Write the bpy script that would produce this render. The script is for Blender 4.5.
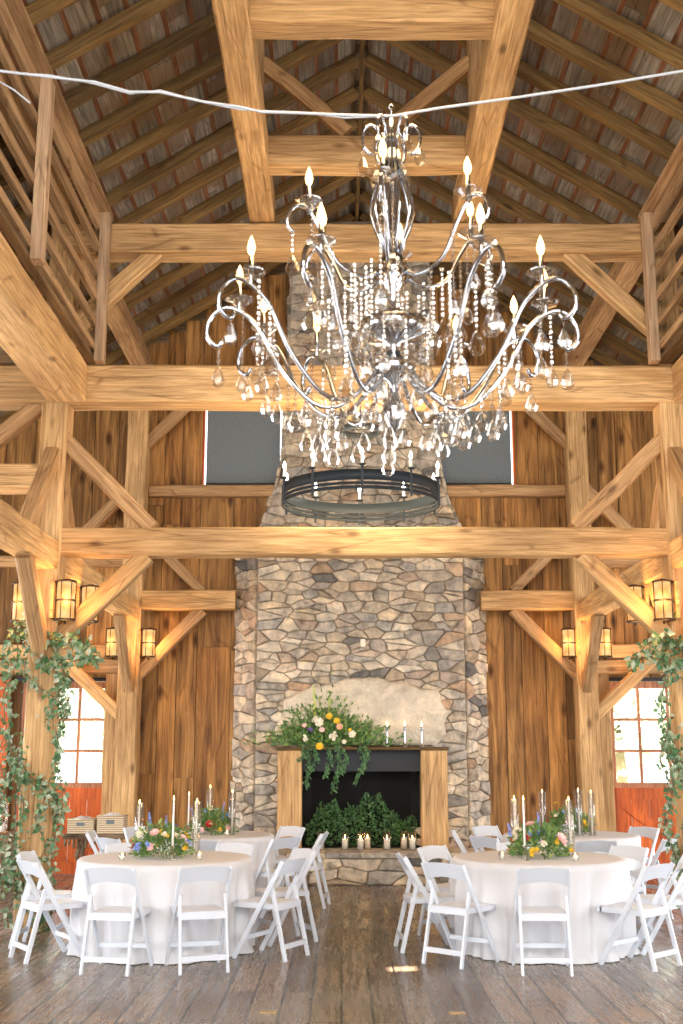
import bpy, bmesh, math, random
from mathutils import Vector, Matrix, noise
PI = math.pi
for o in list(bpy.data.objects):
    bpy.data.objects.remove(o)
S = bpy.context.scene
COL = S.collection
random.seed(7)

# ------------------------------------------------------------------ camera
CAMZ = 1.68
F = 1150.0                      # focal length in pixels for a 683x1024 frame
TH = math.atan(240.0 / F)       # upward pitch (horizon sits at y=752)
cd = bpy.data.cameras.new('camera')
cam = bpy.data.objects.new('camera', cd)
COL.objects.link(cam)
cd.sensor_fit = 'VERTICAL'
cd.sensor_height = 36.0
cd.sensor_width = 24.0
cd.lens = F / 1024.0 * 36.0
cam.location = (0, 0, CAMZ)
cam.rotation_euler = (PI / 2 + TH, 0, 0)
cd.clip_end = 500
cd.dof.use_dof = True
cd.dof.focus_distance = 12.0
cd.dof.aperture_fstop = 4.0
S.camera = cam

# ------------------------------------------------------------------ light
S.view_settings.view_transform = 'Standard'
S.view_settings.look = 'None'
S.view_settings.gamma = 1
S.view_settings.use_curve_mapping = False
S.view_settings.exposure = 0.24
W = bpy.data.worlds.new('overcast_sky')
S.world = W
W.use_nodes = True
bg = W.node_tree.nodes['Background']
bg.inputs[0].default_value = (0.90, 0.96, 1.0, 1)
bg.inputs[1].default_value = 3.6


def area(name, loc, rot, sx, sy, power, color):
    l = bpy.data.lights.new(name, 'AREA')
    l.shape = 'RECTANGLE'
    l.size = sx
    l.size_y = sy
    l.energy = power
    l.color = color
    o = bpy.data.objects.new(name, l)
    o.location = loc
    o.rotation_euler = rot
    COL.objects.link(o)
    return o


DAY = (0.97, 0.98, 1.0)
# daylight through the open barn doors behind the camera and down both aisles
area('daylight_front_doors', (0.2, -3.9, 2.4), (PI / 2, 0, 0), 9.0, 4.2, 150, DAY)
area('gable_fill_light', (0.2, -3.9, 6.6), (PI / 2, 0, 0), 6.5, 2.6, 680, (1.0, 0.95, 0.86))  # fill added at an unseen gable opening to light the upper beams
for yy in (1.0, 7.0, 13.0):
    area('daylight_left_doors', (-7.9, yy, 2.0), (0, -PI / 2, 0), 3.2, 3.6, 180, DAY)
    area('daylight_right_doors', (8.3, yy, 2.0), (0, PI / 2, 0), 3.2, 3.6, 180, DAY)
sun = bpy.data.lights.new('sun', 'SUN')
sun.energy = 60.0
sun.angle = 0.01
sun.color = (1, 0.93, 0.82)
so = bpy.data.objects.new('sun', sun)
HOLE = (-1.50, 6.62, 8.75)      # unseen gap added in the left roof slope to let one sunbeam in
so.rotation_euler = (Vector((0.60, 9.73, 0)) - Vector(HOLE)).to_track_quat('-Z', 'Y').to_euler()
COL.objects.link(so)

# ------------------------------------------------------------------ helpers
def at(px, py, Y):
    """World point seen at pixel (px,py) of the frame, at distance Y down the hall."""
    a = TH + math.atan((512 - py) / F)
    z = CAMZ + Y * math.tan(a)
    d = Y * math.cos(TH) + (z - CAMZ) * math.sin(TH)
    return Vector(((px - 341.5) * d / F, Y, z))


def tag(o, label=None, cat=None, group=None, kind=None):
    if label: o['label'] = label
    if cat: o['category'] = cat
    if group: o['group'] = group
    if kind: o['kind'] = kind
    return o


def link(name, bm, m, parent=None, smooth=False):
    me = bpy.data.meshes.new(name)
    bm.normal_update()
    bm.to_mesh(me)
    bm.free()
    if smooth:
        for p in me.polygons: p.use_smooth = True
    for mm in (m if isinstance(m, (list, tuple)) else [m]):
        me.materials.append(mm)
    o = bpy.data.objects.new(name, me)
    COL.objects.link(o)
    if parent: o.parent = parent
    return o


def empty(name, loc, rz=0):
    o = bpy.data.objects.new(name, None)
    o.empty_display_size = 0.1
    o.location = loc
    o.rotation_euler = (0, 0, rz)
    COL.objects.link(o)
    return o


def kids(o):
    return [c for c in bpy.data.objects if c.parent == o]


def copy_tree(o, parent=None):
    c = o.copy()
    COL.objects.link(c)
    c.parent = parent
    for ch in list(o.children):
        copy_tree(ch, c)
    return c


def box(bm, x0, x1, y0, y1, z0, z1, M=None, mi=0):
    vs = [bm.verts.new(Vector((x, y, z)) if M is None else M @ Vector((x, y, z)))
          for x in (x0, x1) for y in (y0, y1) for z in (z0, z1)]
    fs = [(0, 1, 3, 2), (4, 6, 7, 5), (0, 4, 5, 1), (2, 3, 7, 6), (0, 2, 6, 4), (1, 5, 7, 3)]
    out = []
    for f in fs:
        ff = bm.faces.new([vs[i] for i in f])
        ff.material_index = mi
        out.append(ff)
    return out


def bar(bm, a, b, w, h, mi=0, up=Vector((0, 0, 1))):
    a = Vector(a); b = Vector(b)
    d = (b - a)
    L = d.length
    d.normalize()
    u = up if abs(d.dot(up)) < 0.98 else Vector((0, 1, 0))
    s = d.cross(u).normalized()
    t = s.cross(d).normalized()
    M = Matrix((d, s, t)).transposed().to_4x4()
    M.translation = a
    return box(bm, 0, L, -w / 2, w / 2, -h / 2, h / 2, M, mi)


def tube(bm, pts, r, seg=8, cap=True, mi=0):
    pts = [Vector(p) for p in pts]
    n = len(pts)
    rings = []
    prev = None
    for i, p in enumerate(pts):
        t = (pts[min(i + 1, n - 1)] - pts[max(i - 1, 0)]).normalized()
        if prev is None:
            u = Vector((0, 0, 1)) if abs(t.z) < 0.9 else Vector((1, 0, 0))
            s = t.cross(u).normalized()
        else:
            s = (prev - t * prev.dot(t)).normalized()
        prev = s
        q = t.cross(s)
        rr = r[i] if isinstance(r, (list, tuple)) else r
        rings.append([bm.verts.new(p + (s * math.cos(2 * PI * k / seg) + q * math.sin(2 * PI * k / seg)) * rr) for k in range(seg)])
    for i in range(n - 1):
        for k in range(seg):
            f = bm.faces.new((rings[i][k], rings[i][(k + 1) % seg], rings[i + 1][(k + 1) % seg], rings[i + 1][k]))
            f.smooth = True
            f.material_index = mi
    if cap:
        bm.faces.new(rings[0][::-1]).material_index = mi
        bm.faces.new(rings[-1]).material_index = mi


def lathe(bm, prof, seg=20, c=(0, 0, 0), smooth=True, mi=0):
    c = Vector(c)
    rings = []
    for (r, z) in prof:
        if r < 1e-5:
            rings.append([bm.verts.new(c + Vector((0, 0, z)))])
        else:
            rings.append([bm.verts.new(c + Vector((r * math.cos(2 * PI * k / seg), r * math.sin(2 * PI * k / seg), z))) for k in range(seg)])
    for a, b in zip(rings, rings[1:]):
        for k in range(seg):
            k2 = (k + 1) % seg
            if len(a) == 1 and len(b) == 1: continue
            if len(a) == 1: vs = (a[0], b[k2], b[k])
            elif len(b) == 1: vs = (a[k], a[k2], b[0])
            else: vs = (a[k], a[k2], b[k2], b[k])
            f = bm.faces.new(vs)
            f.smooth = smooth
            f.material_index = mi


def bevel(bm, off, seg=1):
    bmesh.ops.bevel(bm, geom=list(bm.edges), offset=off, segments=seg, affect='EDGES', clamp_overlap=True)


def leaf(bm, p, d, n, L, Wd, mi=0):
    d = d.normalized()
    s = d.cross(n)
    if s.length < 1e-3: s = d.orthogonal()
    s.normalize()
    n = s.cross(d).normalized()
    a = bm.verts.new(p)
    m1 = bm.verts.new(p + d * L * 0.45 - n * L * 0.06)
    l1 = bm.verts.new(p + d * L * 0.40 + s * Wd * 0.5 + n * L * 0.06)
    r1 = bm.verts.new(p + d * L * 0.40 - s * Wd * 0.5 + n * L * 0.06)
    t = bm.verts.new(p + d * L - n * L * 0.1)
    for f in ((a, m1, l1), (a, r1, m1), (m1, t, l1), (m1, r1, t)):
        bm.faces.new(f).material_index = mi


def rvec(r=1.0):
    while True:
        v = Vector((random.uniform(-1, 1), random.uniform(-1, 1), random.uniform(-1, 1)))
        if 0.01 < v.length < 1: return v * r


# ------------------------------------------------------------------ materials
def newmat(name):
    m = bpy.data.materials.new(name)
    m.use_nodes = True
    nt = m.node_tree
    return m, nt, nt.nodes['Principled BSDF']


def simple(name, col, rough=0.5, metal=0.0, emis=None, estr=0.0, trans=0.0, ior=1.45, spec=None):
    m, nt, b = newmat(name)
    b.inputs['Base Color'].default_value = (*col, 1)
    b.inputs['Roughness'].default_value = rough
    b.inputs['Metallic'].default_value = metal
    b.inputs['IOR'].default_value = ior
    b.inputs['Transmission Weight'].default_value = trans
    if spec is not None: b.inputs['Specular IOR Level'].default_value = spec
    if emis:
        b.inputs['Emission Color'].default_value = (*emis, 1)
        b.inputs['Emission Strength'].default_value = estr
    return m


def ramp(nt, stops):
    r = nt.nodes.new('ShaderNodeValToRGB')
    el = r.color_ramp.elements
    while len(el) < len(stops): el.new(0.5)
    for e, (p, c) in zip(el, stops):
        e.position = p
        e.color = (*c, 1) if len(c) == 3 else c
    return r


def mixc(nt, t, fac, a, b):
    n = nt.nodes.new('ShaderNodeMix')
    n.data_type = 'RGBA'
    n.blend_type = t
    L = nt.links
    def put(sock, v):
        if hasattr(v, 'is_linked') or hasattr(v, 'links'): L.new(v, sock)
        elif isinstance(v, (int, float)): sock.default_value = v
        else: sock.default_value = (*v, 1)
    put(n.inputs[0], fac); put(n.inputs[6], a); put(n.inputs[7], b)
    return n.outputs[2]


def wood(name, cd, cl, axis=0, rough=0.62, knots=0.75, island=False, var=0.35, gs=1.0, bumps=0.25, weather=None, kn=1.0):
    """procedural timber: grain runs along the object's local axis"""
    m, nt, b = newmat(name)
    N, L = nt.nodes, nt.links
    tc = N.new('ShaderNodeTexCoord')
    oi = N.new('ShaderNodeObjectInfo')
    rnd = oi.outputs['Random']
    if island:
        g = N.new('ShaderNodeNewGeometry')
        rnd = g.outputs['Random Per Island']
    off = N.new('ShaderNodeVectorMath'); off.operation = 'SCALE'
    off.inputs[0].default_value = (37.0, 53.0, 71.0)
    L.new(rnd, off.inputs['Scale'])
    add = N.new('ShaderNodeVectorMath'); add.operation = 'ADD'
    L.new(tc.outputs['Object'], add.inputs[0]); L.new(off.outputs[0], add.inputs[1])
    mp = N.new('ShaderNodeMapping')
    sc = [9.0 * gs] * 3; sc[axis] = 0.55 * gs
    mp.inputs['Scale'].default_value = sc
    L.new(add.outputs[0], mp.inputs['Vector'])
    n1 = N.new('ShaderNodeTexNoise')
    n1.inputs['Scale'].default_value = 2.2; n1.inputs['Detail'].default_value = 7
    n1.inputs['Roughness'].default_value = 0.62; n1.inputs['Distortion'].default_value = 0.6
    L.new(mp.outputs[0], n1.inputs['Vector'])
    n2 = N.new('ShaderNodeTexNoise')
    n2.inputs['Scale'].default_value = 1.1; n2.inputs['Detail'].default_value = 3
    mp2 = N.new('ShaderNodeMapping'); s2 = [2.2] * 3; s2[axis] = 0.8
    mp2.inputs['Scale'].default_value = s2
    L.new(add.outputs[0], mp2.inputs['Vector']); L.new(mp2.outputs[0], n2.inputs['Vector'])
    mid = tuple((x + y) / 2 for x, y in zip(cd, cl))
    r = ramp(nt, [(0.30, cd), (0.48, mid), (0.62, cl)])
    L.new(n1.outputs[0], r.inputs[0])
    r2 = ramp(nt, [(0.3, (0.66, 0.62, 0.58)), (0.62, (1.06, 1.04, 1.0))])
    L.new(n2.outputs[0], r2.inputs[0])
    c = mixc(nt, 'MULTIPLY', 1.0, r.outputs[0], r2.outputs[0])
    # knots and nail marks
    mp3 = N.new('ShaderNodeMapping'); s3 = [3.6] * 3; s3[axis] = 1.5
    mp3.inputs['Scale'].default_value = s3
    L.new(add.outputs[0], mp3.inputs['Vector'])
    v = N.new('ShaderNodeTexVoronoi'); v.inputs['Scale'].default_value = 1.0
    L.new(mp3.outputs[0], v.inputs['Vector'])
    r3 = ramp(nt, [(0.05 * kn, (0.20, 0.13, 0.08)), (0.16 * kn, (1, 1, 1))])
    L.new(v.outputs['Distance'], r3.inputs[0])
    c = mixc(nt, 'MULTIPLY', knots, c, r3.outputs[0])
    if weather:
        n4 = N.new('ShaderNodeTexNoise'); n4.inputs['Scale'].default_value = 1.6; n4.inputs['Detail'].default_value = 4
        L.new(add.outputs[0], n4.inputs['Vector'])
        r4 = ramp(nt, [(0.45, (0, 0, 0)), (0.62, (1, 1, 1))])
        L.new(n4.outputs[0], r4.inputs[0])
        c = mixc(nt, 'MIX', r4.outputs[0], c, weather)
    mp5 = N.new('ShaderNodeMapping'); s5 = [34.0] * 3; s5[axis] = 1.1
    mp5.inputs['Scale'].default_value = s5
    L.new(add.outputs[0], mp5.inputs['Vector'])
    n6 = N.new('ShaderNodeTexNoise'); n6.inputs['Scale'].default_value = 1.5; n6.inputs['Detail'].default_value = 5; n6.inputs['Distortion'].default_value = .4
    L.new(mp5.outputs[0], n6.inputs['Vector'])
    r6 = ramp(nt, [(0.30, (0.45, 0.38, 0.32)), (0.42, (0.93, 0.92, 0.9)), (0.7, (1.1, 1.1, 1.08))])
    L.new(n6.outputs[0], r6.inputs[0])
    c = mixc(nt, 'MULTIPLY', 0.8, c, r6.outputs[0])
    mp7 = N.new('ShaderNodeMapping'); s7 = [7.0] * 3; s7[axis] = 0.45
    mp7.inputs['Scale'].default_value = s7
    L.new(add.outputs[0], mp7.inputs['Vector'])
    v7 = N.new('ShaderNodeTexVoronoi'); v7.feature = 'DISTANCE_TO_EDGE'; v7.inputs['Scale'].default_value = 1.0
    L.new(mp7.outputs[0], v7.inputs['Vector'])
    r7 = ramp(nt, [(0.0, (0.35, 0.27, 0.2)), (0.022, (1, 1, 1))])
    L.new(v7.outputs[0], r7.inputs[0])
    c = mixc(nt, 'MULTIPLY', 0.55, c, r7.outputs[0])
    # per piece tone
    lo = 1 - var
    rr = ramp(nt, [(0.0, (lo, lo * 0.96, lo * 0.9)), (0.35, (1, 1, 1)), (0.7, (1 - var * 0.4, 1 - var * 0.5, 1 - var * 0.6)), (1.0, (1 + var * .35, 1 + var * .3, 1 + var * .2))])
    L.new(rnd, rr.inputs[0])
    c = mixc(nt, 'MULTIPLY', 1.0, c, rr.outputs[0])
    L.new(c, b.inputs['Base Color'])
    b.inputs['Roughness'].default_value = rough
    b.inputs['Specular IOR Level'].default_value = 0.25
    bp = N.new('ShaderNodeBump'); bp.inputs['Strength'].default_value = bumps; bp.inputs['Distance'].default_value = 0.02
    L.new(n1.outputs[0], bp.inputs['Height']); L.new(bp.outputs[0], b.inputs['Normal'])
    return m


M_BEAM = wood('hewn_timber', (0.44, 0.255, 0.10), (0.76, 0.50, 0.25), var=0.2, gs=1.5)
M_BRACE = wood('brace_timber', (0.36, 0.20, 0.09), (0.64, 0.41, 0.21), var=0.3, gs=1.5)
M_RAFT = wood('rafter_timber', (0.14, 0.085, 0.032), (0.32, 0.20, 0.075), axis=0, var=0.5, gs=1.5)
M_WALL = wood('barn_boards', (0.17, 0.075, 0.024), (0.62, 0.33, 0.11), axis=2, island=True, var=0.65, knots=0.95, gs=0.65, kn=1.45)
M_DECK = wood('weathered_deck', (0.10, 0.09, 0.075), (0.36, 0.33, 0.285), axis=1, island=True, var=0.5, knots=0.3, weather=(0.19, 0.13, 0.08))
M_STRIP = wood('rusty_batten', (0.11, 0.045, 0.02), (0.28, 0.12, 0.055), axis=1, island=True, var=0.3)
M_RAIL = wood('loft_rail_wood', (0.27, 0.16, 0.08), (0.50, 0.33, 0.19), axis=1, var=0.25)
M_RAILP = wood('loft_post_wood', (0.36, 0.23, 0.14), (0.62, 0.44, 0.29), axis=2, var=0.15)
M_SILL = wood('dark_sill_wood', (0.12, 0.07, 0.035), (0.26, 0.17, 0.09), axis=1)
M_RED = wood('red_stained_wood', (0.52, 0.095, 0.016), (0.76, 0.17, 0.03), axis=2, var=0.1, knots=0.2, rough=0.4)
M_SASH = wood('faded_red_sash', (0.42, 0.16, 0.08), (0.60, 0.27, 0.15), axis=2, var=0.1, knots=0.2, rough=0.5)
M_POSTLIGHT = wood('surround_timber', (0.44, 0.25, 0.10), (0.76, 0.50, 0.25), axis=2, var=0.12)
M_RUSTIC = wood('driftwood', (0.12, 0.08, 0.05), (0.32, 0.23, 0.15), axis=0, var=0.2)
M_IRON = simple('black_iron', (0.022, 0.030, 0.037), 0.5, 0.0, spec=0.3)
M_DARKIRON = simple('dark_lantern_iron', (0.045, 0.028, 0.018), 0.5, 0.5)
M_CHROME = simple('chrome', (0.42, 0.44, 0.48), 0.10, 1.0)
M_WHITE = simple('white_resin', (0.66, 0.70, 0.77), 0.42)
M_WAX = simple('ivory_wax', (0.90, 0.86, 0.78), 0.5)
M_SOOT = simple('soot_brick', (0.010, 0.009, 0.008), 0.95)
M_HOOD = simple('blackened_steel', (0.02, 0.021, 0.024), 0.5, 0.3)
M_FLAME = simple('candle_flame', (1, .6, .2), 0.5, emis=(1.0, 0.62, 0.22), estr=14)
M_BULB = simple('warm_bulb', (1, .8, .5), 0.3, emis=(1.0, 0.58, 0.20), estr=9)
M_BULBW = simple('white_bulb', (1, 1, 1), 0.3, emis=(1.0, 0.92, 0.80), estr=22)
M_BRASS = simple('brass', (0.75, 0.5, 0.2), 0.25, 1.0)
M_WIRE = simple('pale_cable', (0.40, 0.42, 0.45), 0.5)
M_PLATE = simple('switch_plate', (0.80, 0.74, 0.58), 0.4)


def glass(name, tint=(1, 1, 1), ior=0.25, gl=0.03):
    """thin glass: mostly clear with a glossy coat"""
    m, nt, b = newmat(name)
    N, L = nt.nodes, nt.links
    tr = N.new('ShaderNodeBsdfTransparent'); tr.inputs[0].default_value = (*tint, 1)
    g = N.new('ShaderNodeBsdfGlossy'); g.inputs['Roughness'].default_value = 0.03
    fr = N.new('ShaderNodeLayerWeight'); fr.inputs[0].default_value = ior
    ad = N.new('ShaderNodeMath'); ad.operation = 'MULTIPLY_ADD'; ad.inputs[1].default_value = 0.5; ad.inputs[2].default_value = gl
    L.new(fr.outputs['Facing'], ad.inputs[0])
    mx = N.new('ShaderNodeMixShader')
    L.new(ad.outputs[0], mx.inputs[0]); L.new(tr.outputs[0], mx.inputs[1]); L.new(g.outputs[0], mx.inputs[2])
    L.new(mx.outputs[0], nt.nodes['Material Output'].inputs['Surface'])
    return m


M_GLASS = glass('clear_glass', (0.98, 0.985, 0.99), 0.35, 0.05)
M_PANE = glass('window_glass', (0.96, 0.98, 0.98), 0.15, 0.01)
M_CRYSTAL = glass('cut_crystal', (0.95, 0.93, 0.90), 0.40, 0.13)


def cloth_mat():
    m, nt, b = newmat('white_linen')
    b.inputs['Base Color'].default_value = (0.66, 0.66, 0.685, 1)
    b.inputs['Roughness'].default_value = 0.85
    n = nt.nodes.new('ShaderNodeTexNoise'); n.inputs['Scale'].default_value = 240
    bp = nt.nodes.new('ShaderNodeBump'); bp.inputs['Strength'].default_value = 0.08
    nt.links.new(n.outputs[0], bp.inputs['Height']); nt.links.new(bp.outputs[0], b.inputs['Normal'])
    return m


M_CLOTH = cloth_mat()


def floor_mat():
    m, nt, b = newmat('worn_floorboards')
    N, L = nt.nodes, nt.links
    tc = N.new('ShaderNodeTexCoord')
    mp = N.new('ShaderNodeMapping'); mp.inputs['Rotation'].default_value = (0, 0, PI / 2)
    L.new(tc.outputs['Object'], mp.inputs['Vector'])
    bk = N.new('ShaderNodeTexBrick')
    bk.offset = 0.37; bk.squash = 1.0
    bk.inputs['Scale'].default_value = 1.0
    bk.inputs['Brick Width'].default_value = 2.6
    bk.inputs['Row Height'].default_value = 0.205
    bk.inputs['Mortar Size'].default_value = 0.009
    bk.inputs['Mortar Smooth'].default_value = 0.2
    bk.inputs['Bias'].default_value = 0.0
    bk.inputs['Color1'].default_value = (0.10, 0.068, 0.045, 1)
    bk.inputs['Color2'].default_value = (0.24, 0.18, 0.13, 1)
    bk.inputs['Mortar'].default_value = (0.012, 0.009, 0.007, 1)
    L.new(mp.outputs[0], bk.inputs['Vector'])
    mp2 = N.new('ShaderNodeMapping'); mp2.inputs['Scale'].default_value = (14, 0.9, 1)
    L.new(tc.outputs['Object'], mp2.inputs['Vector'])
    n = N.new('ShaderNodeTexNoise'); n.inputs['Scale'].default_value = 1.6; n.inputs['Detail'].default_value = 8; n.inputs['Roughness'].default_value = 0.65
    L.new(mp2.outputs[0], n.inputs['Vector'])
    r = ramp(nt, [(0.3, (0.62, 0.58, 0.55)), (0.65, (1.25, 1.2, 1.15))])
    L.new(n.outputs[0], r.inputs[0])
    c = mixc(nt, 'MULTIPLY', 1.0, bk.outputs['Color'], r.outputs[0])
    n3 = N.new('ShaderNodeTexNoise'); n3.inputs['Scale'].default_value = 0.9; n3.inputs['Detail'].default_value = 4
    L.new(tc.outputs['Object'], n3.inputs['Vector'])
    r3 = ramp(nt, [(0.42, (0, 0, 0)), (0.66, (0.5, 0.5, 0.5))])
    L.new(n3.outputs[0], r3.inputs[0])
    c = mixc(nt, 'MIX', r3.outputs[0], c, (0.24, 0.215, 0.19))
    L.new(c, b.inputs['Base Color'])
    rr = ramp(nt, [(0.3, (0.17,) * 3), (0.7, (0.36,) * 3)])
    L.new(n.outputs[0], rr.inputs[0]); L.new(rr.outputs[0], b.inputs['Roughness'])
    bp = N.new('ShaderNodeBump'); bp.inputs['Strength'].default_value = 0.22; bp.inputs['Distance'].default_value = 0.008
    mm = N.new('ShaderNodeMath'); mm.operation = 'MULTIPLY_ADD'; mm.inputs[1].default_value = -2.0
    ns_ = N.new('ShaderNodeMath'); ns_.operation = 'MULTIPLY'; ns_.inputs[1].default_value = 0.3
    L.new(n.outputs[0], ns_.inputs[0])
    L.new(bk.outputs['Fac'], mm.inputs[0]); L.new(ns_.outputs[0], mm.inputs[2])
    L.new(mm.outputs[0], bp.inputs['Height']); L.new(bp.outputs[0], b.inputs['Normal'])
    return m


M_FLOOR = floor_mat()


def stone_mat(name, stops, sc=7.5, con=1.0):
    m, nt, b = newmat(name)
    N, L = nt.nodes, nt.links
    g = N.new('ShaderNodeNewGeometry')
    tc = N.new('ShaderNodeTexCoord')
    r = ramp(nt, stops)
    r.color_ramp.interpolation = 'LINEAR'
    L.new(g.outputs['Random Per Island'], r.inputs[0])
    n = N.new('ShaderNodeTexNoise'); n.inputs['Scale'].default_value = sc; n.inputs['Detail'].default_value = 8; n.inputs['Roughness'].default_value = 0.65
    L.new(tc.outputs['Object'], n.inputs['Vector'])
    r2 = ramp(nt, [(0.30, tuple(1 - con * (1 - v_) for v_ in (0.36, 0.35, 0.34))), (0.48, tuple(1 - con * (1 - v_) for v_ in (0.84, 0.83, 0.82))), (0.64, tuple(1 + con * (v_ - 1) for v_ in (1.28, 1.21, 1.12)))])
    L.new(n.outputs[0], r2.inputs[0])
    c = mixc(nt, 'MULTIPLY', 1.0, r.outputs[0], r2.outputs[0])
    L.new(c, b.inputs['Base Color'])
    b.inputs['Roughness'].default_value = 0.85
    n5 = N.new('ShaderNodeTexNoise'); n5.inputs['Scale'].default_value = 16; n5.inputs['Detail'].default_value = 6
    L.new(tc.outputs['Object'], n5.inputs['Vector'])
    bp = N.new('ShaderNodeBump'); bp.inputs['Strength'].default_value = 0.7; bp.inputs['Distance'].default_value = 0.03
    L.new(n5.outputs[0], bp.inputs['Height']); L.new(bp.outputs[0], b.inputs['Normal'])
    return m


M_STONE = stone_mat('fieldstone', [(0.0, (0.34, 0.27, 0.19)), (0.12, (0.56, 0.46, 0.33)), (0.24, (0.38, 0.35, 0.31)), (0.36, (0.68, 0.57, 0.42)),
                                   (0.48, (0.47, 0.41, 0.34)), (0.54, (0.13, 0.125, 0.12)), (0.58, (0.52, 0.44, 0.34)), (0.70, (0.70, 0.62, 0.50)), (0.80, (0.46, 0.31, 0.20)), (0.90, (0.40, 0.37, 0.33)), (1.0, (0.70, 0.56, 0.38))])
M_BOULDER = stone_mat('pale_boulder', [(0.0, (0.66, 0.57, 0.44)), (1.0, (0.66, 0.57, 0.44))], 3.0, 0.55)
M_MORTAR = simple('mortar', (0.31, 0.25, 0.185), 0.95)


def plant_mat(name, cols, rough=0.5):
    m, nt, b = newmat(name)
    g = nt.nodes.new('ShaderNodeNewGeometry')
    r = ramp(nt, [(i / (len(cols) - 1), c) for i, c in enumerate(cols)])
    nt.links.new(g.outputs['Random Per Island'], r.inputs[0])
    nt.links.new(r.outputs[0], b.inputs['Base Color'])
    b.inputs['Roughness'].default_value = rough
    return m


M_VINE = plant_mat('vine_leaves', [(0.04, 0.12, 0.04), (0.08, 0.19, 0.07), (0.20, 0.29, 0.13), (0.46, 0.50, 0.38), (0.05, 0.15, 0.05), (0.38, 0.44, 0.30), (0.10, 0.22, 0.09), (0.05, 0.14, 0.05)])
M_GREEN = plant_mat('bouquet_greens', [(0.05, 0.14, 0.03), (0.14, 0.26, 0.05), (0.32, 0.42, 0.12), (0.07, 0.18, 0.06), (0.16, 0.28, 0.08)])
M_DGREEN = plant_mat('hearth_greens', [(0.02, 0.07, 0.025), (0.06, 0.16, 0.05), (0.12, 0.25, 0.08), (0.035, 0.10, 0.035)])
M_PALE = plant_mat('overexposed_tree_leaves', [(0.45, 0.50, 0.38), (0.6, 0.63, 0.52), (0.38, 0.45, 0.33)])  # leaf colours lightened to carry the overexposed daylight outside
M_STEM = simple('vine_stem', (0.16, 0.12, 0.06), 0.7)
M_FL = {
    'yellow': simple('yellow_petals', (0.85, 0.55, 0.04), 0.6), 'white': simple('cream_petals', (0.85, 0.78, 0.62), 0.6),
    'blue': simple('blue_petals', (0.28, 0.38, 0.80), 0.6), 'red': simple('red_petals', (0.60, 0.04, 0.05), 0.6),
    'pink': simple('pink_petals', (0.85, 0.55, 0.52), 0.6), 'peach': simple('peach_petals', (0.85, 0.48, 0.30), 0.6),
    'purple': simple('purple_petals', (0.24, 0.14, 0.36), 0.6), 'lime': simple('lime_spike', (0.62, 0.72, 0.12), 0.6)}


def shade_mat():
    m, nt, b = newmat('grey_shade_fabric')
    b.inputs['Base Color'].default_value = (0.16, 0.19, 0.20, 1)
    b.inputs['Roughness'].default_value = 0.9
    n = nt.nodes.new('ShaderNodeTexNoise'); n.inputs['Scale'].default_value = 60
    r = ramp(nt, [(0.3, (0.135, 0.155, 0.165)), (0.7, (0.20, 0.225, 0.235))])
    nt.links.new(n.outputs[0], r.inputs[0]); nt.links.new(r.outputs[0], b.inputs['Base Color'])
    return m


M_SHADE = shade_mat()


def lantern_glass():
    m, nt, b = newmat('amber_lantern_glass')
    b.inputs['Base Color'].default_value = (0.12, 0.07, 0.03, 1)
    b.inputs['Roughness'].default_value = 0.5
    tc = nt.nodes.new('ShaderNodeTexCoord')
    n = nt.nodes.new('ShaderNodeTexNoise'); n.inputs['Scale'].default_value = 9
    r = ramp(nt, [(0.35, (0.88, 0.36, 0.09)), (0.62, (1.0, 0.66, 0.28))])
    nt.links.new(tc.outputs['Object'], n.inputs['Vector'])
    nt.links.new(n.outputs[0], r.inputs[0]); nt.links.new(r.outputs[0], b.inputs['Emission Color'])
    b.inputs['Emission Strength'].default_value = 0.85
    return m


M_LGLASS = lantern_glass()


def wicker():
    m, nt, b = newmat('wicker')
    tc = nt.nodes.new('ShaderNodeTexCoord')
    w = nt.nodes.new('ShaderNodeTexWave'); w.bands_direction = 'Z'; w.inputs['Scale'].default_value = 12; w.inputs['Distortion'].default_value = 2
    nt.links.new(tc.outputs['Object'], w.inputs['Vector'])
    r = ramp(nt, [(0.2, (0.38, 0.27, 0.16)), (0.7, (0.72, 0.60, 0.42))])
    nt.links.new(w.outputs[0], r.inputs[0]); nt.links.new(r.outputs[0], b.inputs['Base Color'])
    bp = nt.nodes.new('ShaderNodeBump'); bp.inputs['Strength'].default_value = 0.6
    nt.links.new(w.outputs[0], bp.inputs['Height']); nt.links.new(bp.outputs[0], b.inputs['Normal'])
    b.inputs['Roughness'].default_value = 0.8
    return m


M_WICKER = wicker()
M_LAWN = simple('gravel_yard', (0.55, 0.55, 0.48), 0.9)

# ------------------------------------------------------------------ setting
XC = 0.24                 # centre line of the hall
XL, XR = -3.0, 3.46       # inner post lines
Y1, Y2 = 11.67, 16.45     # the two timber bents in view
YW = 16.78                # face of the back wall
RZ, SL = 9.72, 0.63       # ridge height and roof slope
YF = -4.0
SIDE = 8.1


def roof_z(x): return RZ - SL * abs(x - XC)


bm = bmesh.new()
box(bm, XC - SIDE, XC + SIDE, YF, YW + 0.35, -0.2, 0)
tag(link('floor', bm, M_FLOOR), kind='structure')
bm = bmesh.new()
box(bm, -40, 40, YW + 0.35, 60, -0.5, -0.25)
tag(link('ground_behind_hall', bm, M_LAWN), kind='structure')

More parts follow.
